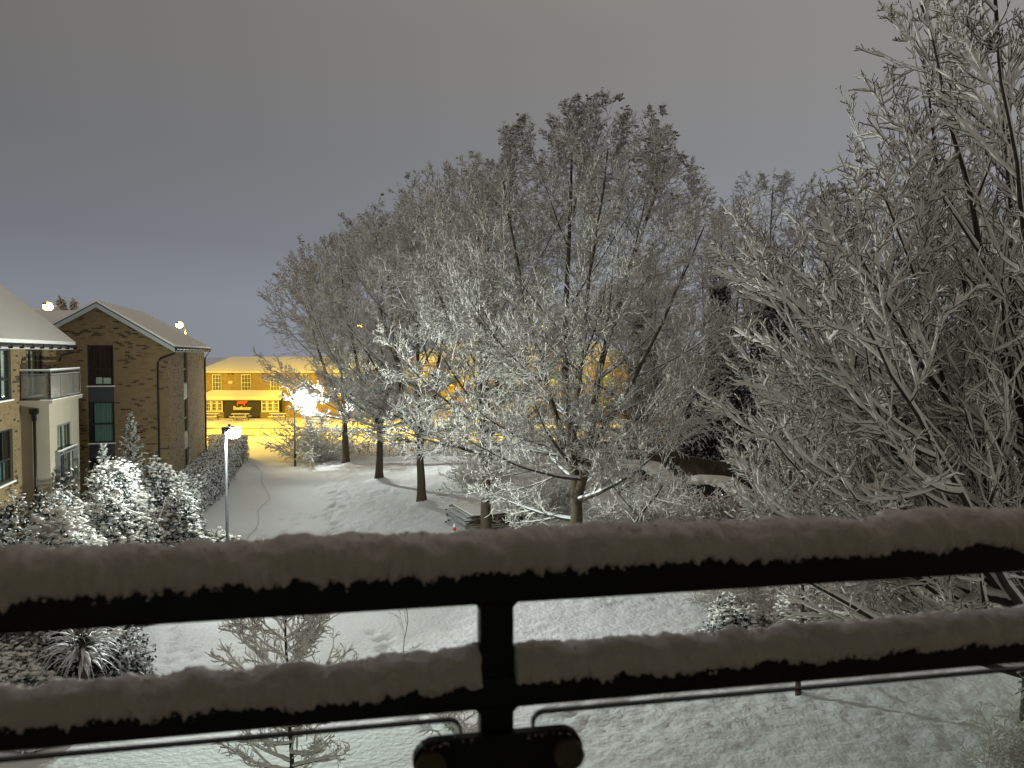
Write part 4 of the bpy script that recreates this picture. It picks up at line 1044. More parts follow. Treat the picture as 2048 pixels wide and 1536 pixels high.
evergreen('rounded_shrub', 'largest snow laden shrub, dark inside, left of the near lamp pole', (-10.9, 25.0, 0), (1.35, 1.2, 2.75), 2800, .13, M['leaf_dark'], 86, group=gS, snowblobs=1500, bsize=.075)
evergreen('rounded_shrub', 'low shrub brightly lit next to the near lamp pole', (-10.3, 27.0, 0), (1.0, .8, 1.5), 1400, .1, M['leaf_shrub'], 87, group=gS, snowblobs=1200, bsize=.08)
evergreen('rounded_shrub', 'grey snowy shrub between the conifers and the long hedge', (-13.9, 31.6, 0), (1.5, 1.3, 2.9), 2200, .13, M['leaf_shrub'], 88, group=gS, snowblobs=1000, bsize=.07, sprigs=8)
evergreen('rounded_shrub', 'snowy shrub at the foot of the beige bay', (-13.6, 23.9, 0), (1.2, 1.1, 3.0), 1800, .12, M['leaf_shrub'], 89, group=gS, snowblobs=800, bsize=.07)

# clipped hedge along the path
def hedge(name, label, poly, h, seed, dens=42, mt=None, sblob=.05, core=True, group=None, topsnow=True):
    """poly: list of (x_left,x_right,y) stations"""
    rng = np.random.default_rng(seed)
    t = thing(name, label, 'hedge', (0, 0, 0), 0, group)
    pts, nn = [], []
    for (a0, b0, y0), (a1, b1, y1) in zip(poly, poly[1:]):
        L = y1 - y0; n = int(dens * L * h * 1.2)
        s = rng.uniform(0, 1, n); z = rng.uniform(.02, h, n)
        for side in (0, 1):
            x = (a0 + (a1 - a0) * s) if side == 0 else (b0 + (b1 - b0) * s)
            pts.append(np.stack([x, y0 + L * s, z], -1)); nn.append(np.tile([-1 if side == 0 else 1, 0, .1], (n, 1)))
        n = int(dens * L * (abs(b0 - a0) + abs(b1 - a1)) / 2); s = rng.uniform(0, 1, n); q = rng.uniform(0, 1, n)
        pts.append(np.stack([(a0 + (a1 - a0) * s) * (1 - q) + (b0 + (b1 - b0) * s) * q, y0 + L * s, np.full(n, h)], -1)); nn.append(np.tile([0, 0, 1], (n, 1)))
    for a, b_, y, sg in ((*poly[0], -1), (*poly[-1], 1)):
        n = int(dens * abs(b_ - a) * h * 1.3); q = rng.uniform(0, 1, n)
        pts.append(np.stack([a + (b_ - a) * q, np.full(n, y), rng.uniform(.02, h, n)], -1)); nn.append(np.tile([0, sg, .1], (n, 1)))
    p = np.concatenate(pts); nn = np.concatenate(nn).astype(float)
    p = p + nn * (.10 * fbm(p, 1.3, 3, seed))[:, None] + rng.normal(size=p.shape) * .04
    p[:, 2] = np.maximum(p[:, 2], .03)
    V, Q = leaves_np(p, nn, 5, .13, .07, rng, .4)
    link('foliage', mesh_np('foliage', V, Q), mt or M['leaf_hedge'], t, kind='stuff')
    top = nn[:, 2] > .5
    keep = top | (rng.uniform(0, 1, len(p)) < .42)
    c = p[keep] + nn[keep] * .03
    V, F = blobs_np(c, sblob * rng.uniform(.5, 1.4, len(c)), .6, rng, .35)
    link('snow_load', mesh_np('snow_load', V, None, F, smooth=True), M['snow'], t, kind='stuff')
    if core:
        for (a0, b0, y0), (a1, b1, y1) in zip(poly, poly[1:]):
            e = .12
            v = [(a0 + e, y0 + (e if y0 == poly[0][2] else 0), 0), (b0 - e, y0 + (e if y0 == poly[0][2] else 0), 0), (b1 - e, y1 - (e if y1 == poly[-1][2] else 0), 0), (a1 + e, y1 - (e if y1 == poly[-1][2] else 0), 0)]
            MB().prism(v, (0, 0, h - .12)).build('shade_core', M['core'], t)
hedge('clipped_hedge', 'long clipped hedge dusted with snow along the side of the gabled block', [(-15.2, -13.5, 33.5), (-16.0, -14.6, 37), (-17.2, -15.6, 43), (-18.6, -17.2, 49), (-20.6, -18.6, 55), (-22.2, -19.3, 58)], 1.65, 91)
hedge('road_hedge', 'low straggly hedge by the road behind the row of maples', [(-15.5, 13, 58.6), (-15.5, 13, 59.9)], 1.9, 92, dens=48, core=False)

# twiggy snowy shrubs : arching shoots
def twiggy(label, loc, n, L, r, seed, spread=.5, K=7, kids=7, snow=.012, group='twiggy snow covered bushes', lfac=.4, name='twiggy_bush', area=(.5, .5), kid2=0, twr=.005):
    rng = np.random.default_rng(seed)
    t = thing(name, label, 'bush', loc, 0, group)
    P0 = np.zeros((n, 3)); P0[:, 0] = rng.uniform(-1, 1, n) * area[0]; P0[:, 1] = rng.uniform(-1, 1, n) * area[1]
    D0 = norm(rng.normal(size=(n, 3)) * [spread, spread, .2] + [0, 0, 1])
    L_ = L * rng.uniform(.6, 1.15, n)
    P1, D1_, R1 = grow(P0, D0, L_, np.full(n, r), K, .10, -.02, .3, rng)
    p, d, l, rr = spawn(P1, D1_, R1, kids, .2, 1, (30, 65), lfac, .6, rng, L_, taper=.5)
    P2, D2_, R2 = grow(p, d, l, np.maximum(rr, twr), 5, .14, .03, .5, rng)
    al = [(P1, R1), (P2, R2)]
    if kid2:
        p, d, l, rr = spawn(P2, D2_, R2, kid2, .2, 1, (30, 65), .5, .8, rng, l, taper=.4)
        al.append(grow(p, d, np.maximum(l, .05), np.maximum(rr, twr), 4, .14, .03, .6, rng)[::2])
    V, Q = join_np([tubes_np(a, b_, 3, rng=rng) for a, b_ in al])
    link('twigs', mesh_np('twigs', V, Q, smooth=True), M['bark'], t, kind='stuff')
    sp = []
    for a, b_ in al:
        q_, rs = snow_on(a, b_, snow, rng=rng); sp.append(tubes_np(q_, rs, 4, flatten=.85, rng=rng))
    V, Q = join_np(sp); link('snow_load', mesh_np('snow_load', V, Q, smooth=True), M['snow'], t, kind='stuff')
    return t
# verge bushes between the big maple and the parked cars
spots = [(4.2, 30.0, 1.9, 'bush right of the big maple foot'), (6.0, 31.0, 1.8, 'bush in front of the dark parked car'), (8.3, 33.2, 1.75, 'bush in front of the red parked car'), (6.7, 36.5, 2.1, 'bush between the big maple and the dark parked car'), (10.6, 32.6, 2.0, 'bush just right of the red parked car'),
         (9.5, 29.5, 1.9, 'bush at the right front of the red parked car'), (.6, 34.5, 1.5, 'bush behind the panel stack'), (-2.0, 44.0, 1.7, 'bush right of the middle maple trunk'), (-1.2, 48.5, 1.8, 'bush among the trunks, second from the road hedge'), (2.0, 38.0, 2.0, 'bush between the panel stack and the big maple stem'),
         (11.2, 27.5, 2.0, 'bush under the left side of the right hand tree'), (13.6, 26, 2.2, 'bush far right behind the near tree')]
bproto = [twiggy('snowy twiggy ' + spots[0][3], (*spots[0][:2], 0), 75, 1.9, .010, 100, spread=.5, kids=9, snow=.017, area=(1.1, .8), twr=.007, kid2=3),
          twiggy('snowy twiggy ' + spots[1][3], (*spots[1][:2], 0), 75, 1.9, .010, 101, spread=.6, kids=9, snow=.017, area=(1.2, .8), twr=.007, kid2=3)]
for i, (x_, y_, L_, lb) in enumerate(spots[2:]):
    c = copy_tree(bproto[i % 2]); c.location = (x_, y_, 0); c.rotation_euler = (0, 0, (0, 3.3)[i % 2] + i * .25); c.scale = (1, 1, L_ / 1.85); c['label'] = 'snowy twiggy ' + lb
twiggy('brightly lit spreading bush beside the far path lamp', (-13.9, 56.3, 0), 55, 3.9, .022, 120, spread=1.0, kids=12, snow=.03, lfac=.3, area=(.9, .9), twr=.013, kid2=2)
# lower right planting seen between the rails
for i, (x_, y_, L_, ar, lb) in enumerate(((6.6, 21.6, 1.1, (1.1, .5), 'low bush behind the thin young trunk'), (8.6, 20.6, 1.5, (1.1, .7), 'bush right of the thin young trunk'), (10.8, 20.0, 1.9, (1.1, .7), 'bush low at the right, second from the edge'), (13.0, 19.0, 2.2, (1.1, .8), 'bush low at the right edge of view'),
                                              (9.4, 14.0, 1.0, (.6, .8), 'bush seen through the right glass pane'), (8.2, 23.5, 1.6, (1.2, .6), 'bush behind the others, below the right hand tree'), (11.5, 15.2, 1.6, (.8, .8), 'bush at the foot of the right hand tree'))):
    if i == 0: bp = twiggy('snowy twiggy ' + lb, (x_, y_, 0), 60, 1.5, .009, 140, spread=.55, kids=9, snow=.016, area=(1.1, .7), kid2=3); c = bp
    else: c = copy_tree(bp)
    c.location = (x_, y_ + (1.8 if y_ > 17 else 0), 0); c.rotation_euler = (0, 0, i * 1.3); c.scale = (ar[0] / 1.1, ar[1] / .7 * .9, L_ / 1.5); c['label'] = 'snowy twiggy ' + lb
# clumps of loaded leaves among them
evergreen('rounded_shrub', 'small snow heaped shrub just right of the thin young trunk', (7.9, 21.2, 0), (.95, .7, .95), 900, .11, M['leaf_shrub'], 151, snowblobs=650, bsize=.075)
evergreen('rounded_shrub', 'small snow heaped shrub just left of the thin young trunk', (6.1, 21.6, 0), (.8, .6, .8), 700, .11, M['leaf_shrub'], 152, snowblobs=500, bsize=.075)

# young tree with thin trunk
make_tree('young_tree', 'thin young tree with bare trunk rising behind the lower rail', (6.35, 17.4, 0), 6.2, (0, 0, 4.9), (1.9, 1.9, 1.9), [([(0, 0, 0), (.02, 0, 2), (-.02, 0, 4), (.05, 0, 6.1)], .062, .012)], 18, (6, 5, 3), (6, 5, 4), .07, 19, low=2.9, twig_r=.005, snow=.013, ang1=(60, 25), mats=(M['trunk'], M['bark'], M['bark']))
# small tree seen through the railing
make_tree('small_tree', 'small spreading tree loaded with snow close below the balcony', (-3.55, 12.6, 0), 3.9, (0, 0, 2.3), (1.25, 1.25, 1.75), [([(0, 0, 0), (.02, 0, 1.4), (-.03, 0, 2.6), (.0, 0, 3.75)], .045, .012)], 34, (6, 4, 2), (6, 5, 4), .05, 20, low=.7, twig_r=.004, snow=.015, ang1=(80, 40), trop=(.04, .08, .08, .1), mats=(M['bark'], M['bark'], M['bark']), ang=((25, 45), (30, 50), (30, 60)))
make_tree('sapling', 'thin bare sapling on the path edge, seen between the rails left of the post', (-2.35, 17.2, 0), 2.6, (0, 0, 1.6), (.55, .55, 1.1), [([(0, 0, 0), (.04, 0, 1.0), (.0, 0, 2.6)], .014, .005)], 7, (3, 2, 1), (5, 4, 3), .016, 22, low=.6, twig_r=.003, snow=.004, mats=(M['bark'], M['bark'], M['bark']))
twiggy('small snowy bush seen just left of the railing post, at the bottom', (-1.15, 15.9, 0), 22, .8, .008, 160, spread=.7, kids=7, snow=.014, area=(.35, .3))

# cordyline
cd = thing('cabbage_palm', 'spiky strap leaved plant drooping under snow at lower left', 'plant', (-9.05, 16.6, 0))
MB().tube([(0, 0, -.05), (.03, 0, .7), (0, 0, 1.35)], [.11, .09, .08], 9).build('trunk', M['trunk'], cd)
def strap(L, th, sag, seed):
    rng = np.random.default_rng(seed); K = 9
    s = np.linspace(0, 1, K); ang_ = th - sag * s ** 1.3
    x = np.concatenate([[0], np.cumsum(np.cos(ang_[:-1]) * L / (K - 1))]); z = np.concatenate([[0], np.cumsum(np.sin(ang_[:-1]) * L / (K - 1))])
    w_ = .030 * np.sin(np.clip(s * 1.1 + .25, 0, 1) * pi) ** .5 + .004; w_[-1] = .003
    V = []
    for i in range(K): V += [(x[i], -w_[i], z[i]), (x[i], 0, z[i] + .014), (x[i], w_[i], z[i])]
    Q = []
    for i in range(K - 1):
        for j in (0, 1): Q.append([3 * i + j, 3 * i + j + 1, 3 * i + 4 + j, 3 * i + 3 + j])
    return mesh_np('leaf', V, Q, smooth=True)
var = [strap(R.uniform(.8, 1.15), rad(t_), sg, i) for i, (t_, sg) in enumerate(((80, .5), (70, 1.2), (62, 1.9), (50, 2.2), (35, 2.0), (15, 1.5), (0, 1.2), (-25, .8)))]
for i in range(150):
    k = int(np.clip(R.normal(3.6, 2.3), 0, 7))
    o = link('leaf', var[k], M['strap'], cd, loc=(R.normal() * .03, R.normal() * .03, 1.35 + R.uniform(-.18, .06)), rot=(R.normal() * .12, 0, i * 2.39996))
    o.scale = (R.uniform(.8, 1.15), R.uniform(.8, 1.4), R.uniform(.85, 1.1))
evergreen('rounded_shrub', 'low snow covered shrub at lower left beside the spiky plant', (-10.9, 16.4, 0), (1.3, 1.1, 1.15), 1500, .11, M['leaf_shrub'], 155, snowblobs=1300, bsize=.08)
evergreen('rounded_shrub', 'dark shrub behind the spiky plant, below the rail', (-9.9, 18.1, 0), (1.5, .9, 1.7), 1500, .12, M['leaf_dark'], 156, snowblobs=350, bsize=.06)
evergreen('rounded_shrub', 'small snow heap shrub in front of the spiky plant', (-9.3, 15.4, 0), (.6, .5, .55), 500, .08, M['leaf_shrub'], 157, snowblobs=600, bsize=.07)
evergreen('rounded_shrub', 'dark little shrub in the bottom left corner behind the glass', (-7.6, 11.9, 0), (.75, .6, .62), 500, .1, M['leaf_dark'], 158, snowblobs=90, bsize=.04)
# distant poplars
for i, (x_, h_) in enumerate(((-70.9, 16.2), (-68.9, 15.9))):
    t = thing('poplar_tree', ('left', 'right')[i] + ' one of two slim distant trees on the skyline beside the gable roof', 'tree', (x_, 126, 0), 0, 'slim distant trees')
    MB().tube([(0, 0, 0), (0, 0, h_ * .9)], [.25, .05], 6).build('trunk', M['trunk'], t)
    foliage_column(t, [(0, 0, 5), (0, 0, h_ * .75), (0, 0, h_ - .3)], [.9, .95, .45], 1200, .3, M['bark_snow_far'], 170 + i)

# ------------------------------------------------------------------ board fence
fn = thing('board_fence', 'close boarded wooden fence behind the parked cars', 'fence', (3.2, 57.2, 0), math.atan2(40.4 - 57.2, 12.2 - 3.2))
Lf = 26.0; nb = 185
bm_ = MB().prism([(-.062, -.01, 0), (.062, -.01, 0), (.062, -.01, 1.8), (0, -.01, 1.83), (-.062, -.01, 1.8)], (0, .022, 0))
b0 = bm_.build('board', M['fence_wood'], fn)
for i in range(1, nb):
    o = b0.copy(); COL.objects.link(o); o.parent = fn; o.location = (i * .14, R.normal() * .006, R.normal() * .012); o.rotation_euler = (0, R.normal() * .006, 0)
for z_ in (.4, 1.45): part_box('fence_rail', M['fence_wood'], fn, 0, Lf, .02, .07, z_, z_ + .09)
for k in range(10): part_box('fence_post', M['fence_wood'], fn, k * 2.8, k * 2.8 + .1, .075, .175, 0, 1.9)

# ------------------------------------------------------------------ stack of hoarding panels and cone
gP = 'boards stacked flat in front of the maples'
nP = 12
ords = ['bottom', 'second lowest', 'third lowest', 'fourth lowest', 'fifth lowest', 'sixth lowest', 'sixth highest', 'fifth highest', 'fourth highest', 'third highest', 'second highest', 'topmost']
for k in range(nP):
    t = thing('fence_panel', ords[k] + ' snowy wooden fence panel in the flat stack by the maple trunk', 'fence panel', (-.78 + R.normal() * .12, 34.8 + R.normal() * .06, .03 + k * .07), rad(20) + R.normal() * .035, gP)
    for q in range(10): part_box('slat', M['wood'], t, -1.55, 1.35, -1.35 + q * .27, -1.12 + q * .27, .036, .052)
    for s in (-1.5, -.5, .45, 1.28): part_box('batten', M['wood'], t, s, s + .06, -1.35, 1.33, .0, .035)
    for s in (-1.4, 1.33): part_box('frame_bar', M['wood'], t, -1.6, 1.4, s - .02, s + .05, .0, .066)
    if k == nP - 1:
        for q in range(10): part_box('snow_layer', M['snow'], t, -1.53, 1.33, -1.34 + q * .27, -1.13 + q * .27, .056, .085 + .01 * (q % 2))
t = thing('loose_board', 'long snowy board leaning on the right end of the panel stack', 'board', (.1, 34.2, .02), rad(-38))
MB().prism([(0, -.05, .9), (2.9, -.05, 0), (2.9, .05, 0), (0, .05, .9)], (0, 0, .05)).build('plank', M['wood'], t)
MB().prism([(0, -.045, .952), (2.9, -.045, .052), (2.9, .045, .052), (0, .045, .952)], (0, 0, .03)).build('snow_layer', M['snow'], t)
t = thing('traffic_cone', 'small red and white traffic cone at the corner of the panel stack', 'traffic cone', (-2.32, 31.9, 0))
part_box('base', M['cone_red'], t, -.2, .2, -.2, .2, 0, .05, bevel=.01)
for i, (a, b_, m_) in enumerate(((.05, .25, 'cone_red'), (.25, .45, 'snow'), (.45, .6, 'cone_red'), (.6, .74, 'snow'))):
    f_ = lambda z: .15 - .16 * z
    MB().tube([(0, 0, a), (0, 0, b_)], [f_(a), f_(b_)], 14).build('band', M[m_], t, smooth=False)

# ------------------------------------------------------------------ parked cars under snow
def car(label, x, y, rz, paint, hgt=1.45, L=4.2, Wd=1.75):
    t = thing('parked_car', label, 'car', (x, y, 0), rz, 'snow covered parked cars')
    hw = Wd / 2
    def loft(name, secs, m_, smooth=True, bevel=0):
        """secs: list of (x, half width, z0, z1, top half width)"""
        V, Q = [], []
        for (sx, w0, za, zb, w1) in secs:
            zm = za + (zb - za) * .62
            V += [(sx, -w0 * .94, za), (sx, -w0, za + (zb - za) * .3), (sx, -(w0 * .5 + w1 * .5) - .01, zm), (sx, -w1, zb - .02), (sx, -w1 * .5, zb + .02), (sx, w1 * .5, zb + .02), (sx, w1, zb - .02), (sx, (w0 * .5 + w1 * .5) + .01, zm), (sx, w0, za + (zb - za) * .3), (sx, w0 * .94, za)]
        n = 10
        for i in range(len(secs) - 1):
            for j in range(n): Q.append([i * n + j, i * n + (j + 1) % n, (i + 1) * n + (j + 1) % n, (i + 1) * n + j])
        me = mesh_np(name, V, Q, smooth=smooth)
        b = bmesh.new(); b.from_mesh(me); b.verts.ensure_lookup_table()
        b.faces.new([b.verts[k] for k in range(n)]); b.faces.new([b.verts[(len(secs) - 1) * n + k] for k in range(n)])
        bmesh.ops.recalc_face_normals(b, faces=b.faces); b.to_mesh(me); b.free()
        return link(name, me, m_, t)
    h0 = hgt * .60
    loft('body', [(-L / 2, hw * .80, .35, h0 * .85, hw * .7), (-L / 2 + .12, hw * .95, .25, h0 * .98, hw * .86), (-L * .25, hw, .2, h0, hw * .9), (0, hw, .2, h0, hw * .92), (L * .22, hw, .2, h0 * .98, hw * .9), (L * .42, hw * .95, .24, h0 * .84, hw * .8), (L / 2, hw * .8, .3, h0 * .68, hw * .66)], paint)
    loft('cabin', [(-L * .46, hw * .82, h0 - .05, h0 + .02, hw * .74), (-L * .36, hw * .86, h0 - .05, hgt * .96, hw * .66), (-L * .1, hw * .88, h0 - .05, hgt, hw * .68), (L * .08, hw * .88, h0 - .05, hgt * .97, hw * .66), (L * .25, hw * .86, h0 - .05, h0 + .02, hw * .74)], M['car_glass'])
    loft('snow_cover', [(-L * .47, hw * .78, h0 - .02, h0 + .12, hw * .7), (-L * .37, hw * .80, hgt * .78, hgt + .08, hw * .66), (-L * .1, hw * .76, hgt * .86, hgt + .17, hw * .66), (L * .08, hw * .76, hgt * .84, hgt + .13, hw * .64), (L * .27, hw * .86, h0 - .01, h0 + .17, hw * .76), (L * .40, hw * .84, h0 * .8, h0 * .86 + .14, hw * .74), (L * .48, hw * .75, h0 * .66, h0 * .72 + .10, hw * .6)], M['snow'])
    for sx in (-L * .31, L * .31):
        for sy in (-1, 1):
            wv = MB().tube([(sx, sy * (hw - .2), .31), (sx, sy * (hw + .005), .31)], .31, 18).build('wheel', M['tyre'], t)
            MB().tube([(sx, sy * (hw + .005), .31), (sx, sy * (hw + .02), .31)], .19, 14).build('rim', M['galv'], wv)
    for sy in (-1, 1):
        part_box('headlight', M['win_glass'], t, L * .475, L * .492, sy * hw * .55 - .15, sy * hw * .55 + .15, h0 * .60, h0 * .74)
        part_box('mirror', paint, t, L * .17, L * .22, sy * (hw + .03) - .07, sy * (hw + .03) + .07, h0 + .02, h0 + .14, bevel=.02)
    part_box('number_plate', M['plate'], t, -L / 2 - .02, -L / 2 - .005, -.26, .26, .5, .62)
    return t
car('dark parked car under thick snow, left of the red one, in front of the fence', 7.3, 42.6, rad(-48), M['car_dark'], 1.62, 4.3)
car('red parked car with snow covered roof, right of the dark one', 10.0, 37.6, rad(-50), M['car_red'], 1.55, 4.2)

# ------------------------------------------------------------------ balcony railing
RA = rad(11.2)
rl = thing('balcony_railing', 'black metal balcony railing with glass panes running across the foreground', 'railing', (-.024, 1.14, 7.6065), RA)
TX0, TX1 = -1.1, 1.4
MB().box(TX0, TX1, -.027, .027, -.362, -.303).build('handrail', M['black_metal'], rl, bevel=.008)
MB().box(TX0, TX1, -.021, .021, -.515, -.468).build('mid_rail', M['black_metal'], rl, bevel=.007)
MB().box(-.0245, .0245, -.016, .016, -1.45, -.363).build('post', M['black_metal'], rl, bevel=.004)
for s in (-1, 1):
    for zt in (-.363, -.516):
        MB().prism([(s * .0245, -.012, zt), (s * .032, -.012, zt), (s * .0245, -.012, zt - .008)], (0, .024, 0)).build('weld_fillet', M['black_metal'], rl)
MB().box(TX0, TX1, -.015, .015, -1.40, -1.36).build('bottom_rail', M['black_metal'], rl, bevel=.004)
# clamp bracket: rounded bar with caps
def pill(x0, x1, zc_, r, y0, y1):
    pts = [(x0 + r + r * cos(a), y0, zc_ + r * sin(a)) for a in np.linspace(pi / 2, 3 * pi / 2, 12)] + [(x1 - r + r * cos(a), y0, zc_ + r * sin(a)) for a in np.linspace(-pi / 2, pi / 2, 12)]
    return MB().prism(pts, (0, y1 - y0, 0))
pill(-.122, .122, -.575, .030, -.036, -.017).build('clamp_bar', M['black_metal'], rl, bevel=.002)
for s in (-1, 1):
    MB().tube([(s * .098, -.037, -.577), (s * .098, -.052, -.577)], .0215, 28).build('clamp_cap', M['knob'], rl, bevel=.002)
# glass panes with polished dark edge
def pane_outline(x0, x1, z0, z1, r, inner_left):
    c = []
    if inner_left:   # rounded corner on the left top
        c = [(x0, z0), (x1, z0), (x1, z1)] + [(x0 + r - r * sin(a), z1 - r + r * cos(a)) for a in np.linspace(0, pi / 2, 8)]
    else:
        c = [(x0, z0), (x1, z0)] + [(x1 - r + r * cos(a), z1 - r + r * sin(a)) for a in np.linspace(0, pi / 2, 8)] + [(x0, z1)]
    return c
for (a, b_, il) in ((TX0, -.050, False), (.054, TX1, True)):
    o_ = pane_outline(a, b_, -1.3, -.531, .018, il)
    pn = MB().prism([(x_, -.004, z_) for x_, z_ in o_], (0, .008, 0)).build('glass_pane', M['pane'], rl)
    o2 = o_[1:] if not il else o_[2:] + [o_[0]]
    edge = [(x_, 0, z_) for x_, z_ in (o2 if not il else o2)]
    V, Q = [], []
    for i, (x_, _, z_) in enumerate(edge):
        V += [(x_, -.0048, z_), (x_, .0048, z_)]
    # ribbon with real thickness: outer and inner loops
    n_ = len(edge); cx_, cz_ = ((a + b_) / 2, -.9)
    V = []
    for i, (x_, _, z_) in enumerate(edge):
        pa = edge[max(i - 1, 0)]; pb = edge[min(i + 1, n_ - 1)]
        dx, dz = pb[0] - pa[0], pb[2] - pa[2]; l_ = math.hypot(dx, dz); nx1, nz1 = -dz / l_, dx / l_
        if (cx_ - x_) * nx1 + (cz_ - z_) * nz1 < 0: nx1, nz1 = -nx1, -nz1
        for (off, y_) in ((-.0006, -.0046), (-.0006, .0046), (.0034, .0046), (.0034, -.0046)):
            V.append((x_ + nx1 * off, y_, z_ + nz1 * off))
    Q = [[4 * i + j, 4 * i + (j + 1) % 4, 4 * i + 4 + (j + 1) % 4, 4 * i + 4 + j] for i in range(n_ - 1) for j in range(4)]
    link('pane_edge', mesh_np('pane_edge', V, Q), M['pane_edge'], pn)

# snow lying on the rails
def rail_snow(name, label, x0, x1, half, z_base, height, seed, parent_loc, over=.012, gapf=None, hang=.03, bury=None):
    rng = np.random.default_rng(seed)
    nx1 = int((x1 - x0) / .0026); na = 32
    xs = np.linspace(x0, x1, nx1); a = np.linspace(0, 2 * pi, na, endpoint=False)
    X, A = np.meshgrid(xs, a, indexing='ij')
    P = np.stack([X, np.zeros_like(X), np.zeros_like(X)], -1)
    big = vnoise(P + [0, 0, 3.3], 5.5, seed); mid_ = vnoise(P + [0, 5.1, 0], 17, seed + 1)
    hh = height * (1 + .13 * big + .07 * mid_)
    if gapf is not None: hh = hh * gapf(X)
    ww = (half + over) * (1 + .06 * vnoise(P + [0, 9, 0], 9, seed + 2))
    se = np.sin(A); ce = np.cos(A)
    Y = ww * np.sign(ce) * np.abs(ce) ** .8
    up = np.clip(se, 0, 1) ** .8 * hh
    hn = hang * (1 + .28 * vnoise(P + [0, 0, 7], 14, seed + 3) + .22 * vnoise(P + [0, 2, 7], 48, seed + 9) + .26 * vnoise(P + [0, 4, 7], 120, seed + 10) + .22 * vnoise(P + [0, 6, 7], 260, seed + 12))
    # the skirt hangs down over the front and back faces of the bar
    down = -np.clip(-se, 0, 1) ** .6 * np.abs(ce) ** .35 * hn
    Z = up + down + .004
    Q3 = np.stack([X, Y, Z], -1)
    nrm_ = np.stack([np.zeros_like(X), ce, se], -1)
    edge_ = np.clip(.35 - se, 0, 1.0) * 1.6 + .45
    dsp = (.0068 * fbm(Q3, 34, 3, seed + 4) + .0034 * fbm(Q3, 130, 2, seed + 6) * edge_ + .002 * vnoise(Q3, 330, seed + 5) * edge_)
    dsp = np.where(se < .2, np.maximum(dsp + .0015, -.0012), dsp)
    Q3 = Q3 + nrm_ * dsp[..., None]; Q3[..., 0] += .0022 * vnoise(Q3, 200, seed + 8)
    Q3[..., 2] += z_base
    gi_ = np.arange(nx1 * na).reshape(nx1, na)
    q = np.stack([gi_[:-1], np.roll(gi_, -1, 1)[:-1], np.roll(gi_, -1, 1)[1:], gi_[1:]], -1).reshape(-1, 4)
    me = mesh_np(name, Q3, q, smooth=True)
    b = bmesh.new(); b.from_mesh(me); b.verts.ensure_lookup_table()
    b.faces.new([b.verts[k] for k in range(na)]); b.faces.new([b.verts[(nx1 - 1) * na + k] for k in range(na)])
    bmesh.ops.recalc_face_normals(b, faces=b.faces); b.to_mesh(me); b.free()
    o = link(name, me, M['snow_rail'], None, loc=parent_loc, rot=(0, 0, RA), kind='stuff', label=label, cat='snow')
    # loose crystals clinging along the ragged lower edge and crest
    n = int((x1 - x0) * 220); cx = rng.uniform(x0, x1, n)
    pp = np.stack([cx, np.zeros(n), np.zeros(n)], -1)
    hn = hang * (1 + .28 * vnoise(pp + [0, 0, 7], 14, seed + 3) + .22 * vnoise(pp + [0, 2, 7], 48, seed + 9) + .26 * vnoise(pp + [0, 4, 7], 120, seed + 10) + .22 * vnoise(pp + [0, 6, 7], 260, seed + 12))
    side = np.where(rng.uniform(0, 1, n) < .8, -1, 1)
    cz = z_base - hn * rng.uniform(.1, .95, n) + .003
    cy = side * (half + over * rng.uniform(.1, 1.0, n) + .001)
    V, F = blobs_np(np.stack([cx, cy, cz], -1), rng.uniform(.0006, .0026, n), .9, rng, .45)
    link('snow_crumbs', mesh_np('snow_crumbs', V, None, F), M['snow_rail'], o, kind='stuff')
    n = int((x1 - x0) * 500); cx = rng.uniform(x0, x1, n); aa = rng.uniform(.1, pi - .1, n)
    pp = np.stack([cx, np.zeros(n), np.zeros(n)], -1)
    hz = height * (1 + .13 * vnoise(pp + [0, 0, 3.3], 5.5, seed) + .07 * vnoise(pp + [0, 5.1, 0], 17, seed + 1))
    if gapf is not None: hz = hz * gapf(cx)
    V, F = blobs_np(np.stack([cx, (half + over) * np.sign(np.cos(aa)) * np.abs(np.cos(aa)) ** .8, z_base + np.sin(aa) ** .8 * hz + .003], -1), rng.uniform(.0010, .0032, n), .9, rng, .35)
    link('snow_crumbs', mesh_np('snow_crumbs', V, None, F), M['snow_rail'], o, kind='stuff')
    return o
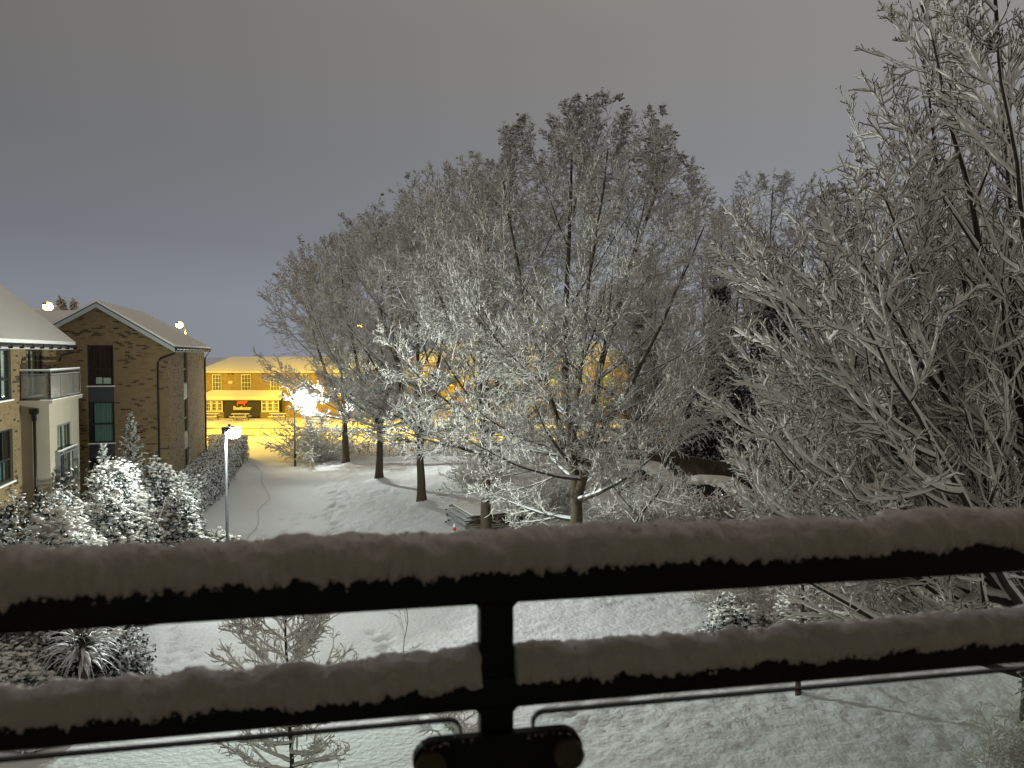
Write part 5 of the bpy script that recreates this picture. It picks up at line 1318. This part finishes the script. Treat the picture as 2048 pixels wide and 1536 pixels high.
base_loc = (-.024, 1.14, 7.6065)
rail_snow('handrail_snow', 'thick ragged snow lying along the top of the handrail', TX0, TX1, .027, -.303, .038, 301, base_loc, over=.015, hang=.020)
pile = lambda X: 1 + .45 * np.exp(-((X + .026) / .035) ** 2) + .45 * np.clip(X, -1, 0)
rail_snow('lower_rail_snow', 'snow on the lower rail left of the post, piled against it', TX0, -.026, .021, -.468, .027, 302, base_loc, over=.015, gapf=pile, hang=.019)
rail_snow('lower_rail_snow', 'snow on the lower rail right of the post', .026, TX1, .021, -.468, .029, 303, base_loc, over=.015, hang=.017)
# bits of snow caught on the clamp
rng = np.random.default_rng(9)
n = 90; sx = np.where(rng.uniform(0, 1, n) < .6, 1, -1) * rng.uniform(.03, .115, n)
V, F = blobs_np(np.stack([sx, rng.uniform(-.045, -.02, n), -.5485 - np.clip(np.abs(sx) - .09, 0, 1) * .35 + rng.uniform(-.001, .003, n)], -1), rng.uniform(.0006, .0022, n), .8, rng)
link('snow_crumbs', mesh_np('snow_crumbs', V, None, F), M['snow_rail'], None, loc=base_loc, rot=(0, 0, RA), kind='stuff', label='crumbs of snow caught on the black clamp', cat='snow')

# ------------------------------------------------------------------ the flats the photograph is taken from: balcony floor, wall behind, unseen slab added overhead to darken the rail snow
ob = thing('home_apartment_building', 'brick flats with the balcony the view is taken from', 'building', (-.024, 1.14, 0), RA)
part_box('balcony_floor', M['render'], ob, -3.2, 3.2, -1.9, .03, 5.95, 6.13)
part_box('added_shade_slab', M['render'], ob, -3.2, 3.2, -1.9, .38, 8.72, 8.90)
MB().box(-9, 9, -10, -1.9, -.1, 12).build('wall', M['mortar'], ob)
lay_bricks(ob, lambda u, o, z: (u, -1.9 + o, z), -3.4, 3.4, 6.2, 8.7, [(-1.2, 1.2, 6.2, 8.4)], M['brick'], 41)
window(ob, lambda u, o, z: (u, -1.9 + o, z), -1.2, 1.2, 6.2, 8.4, M['frame'], bars_u=((0.5, .08),), depth=-.02, sill=False, name='balcony_door')
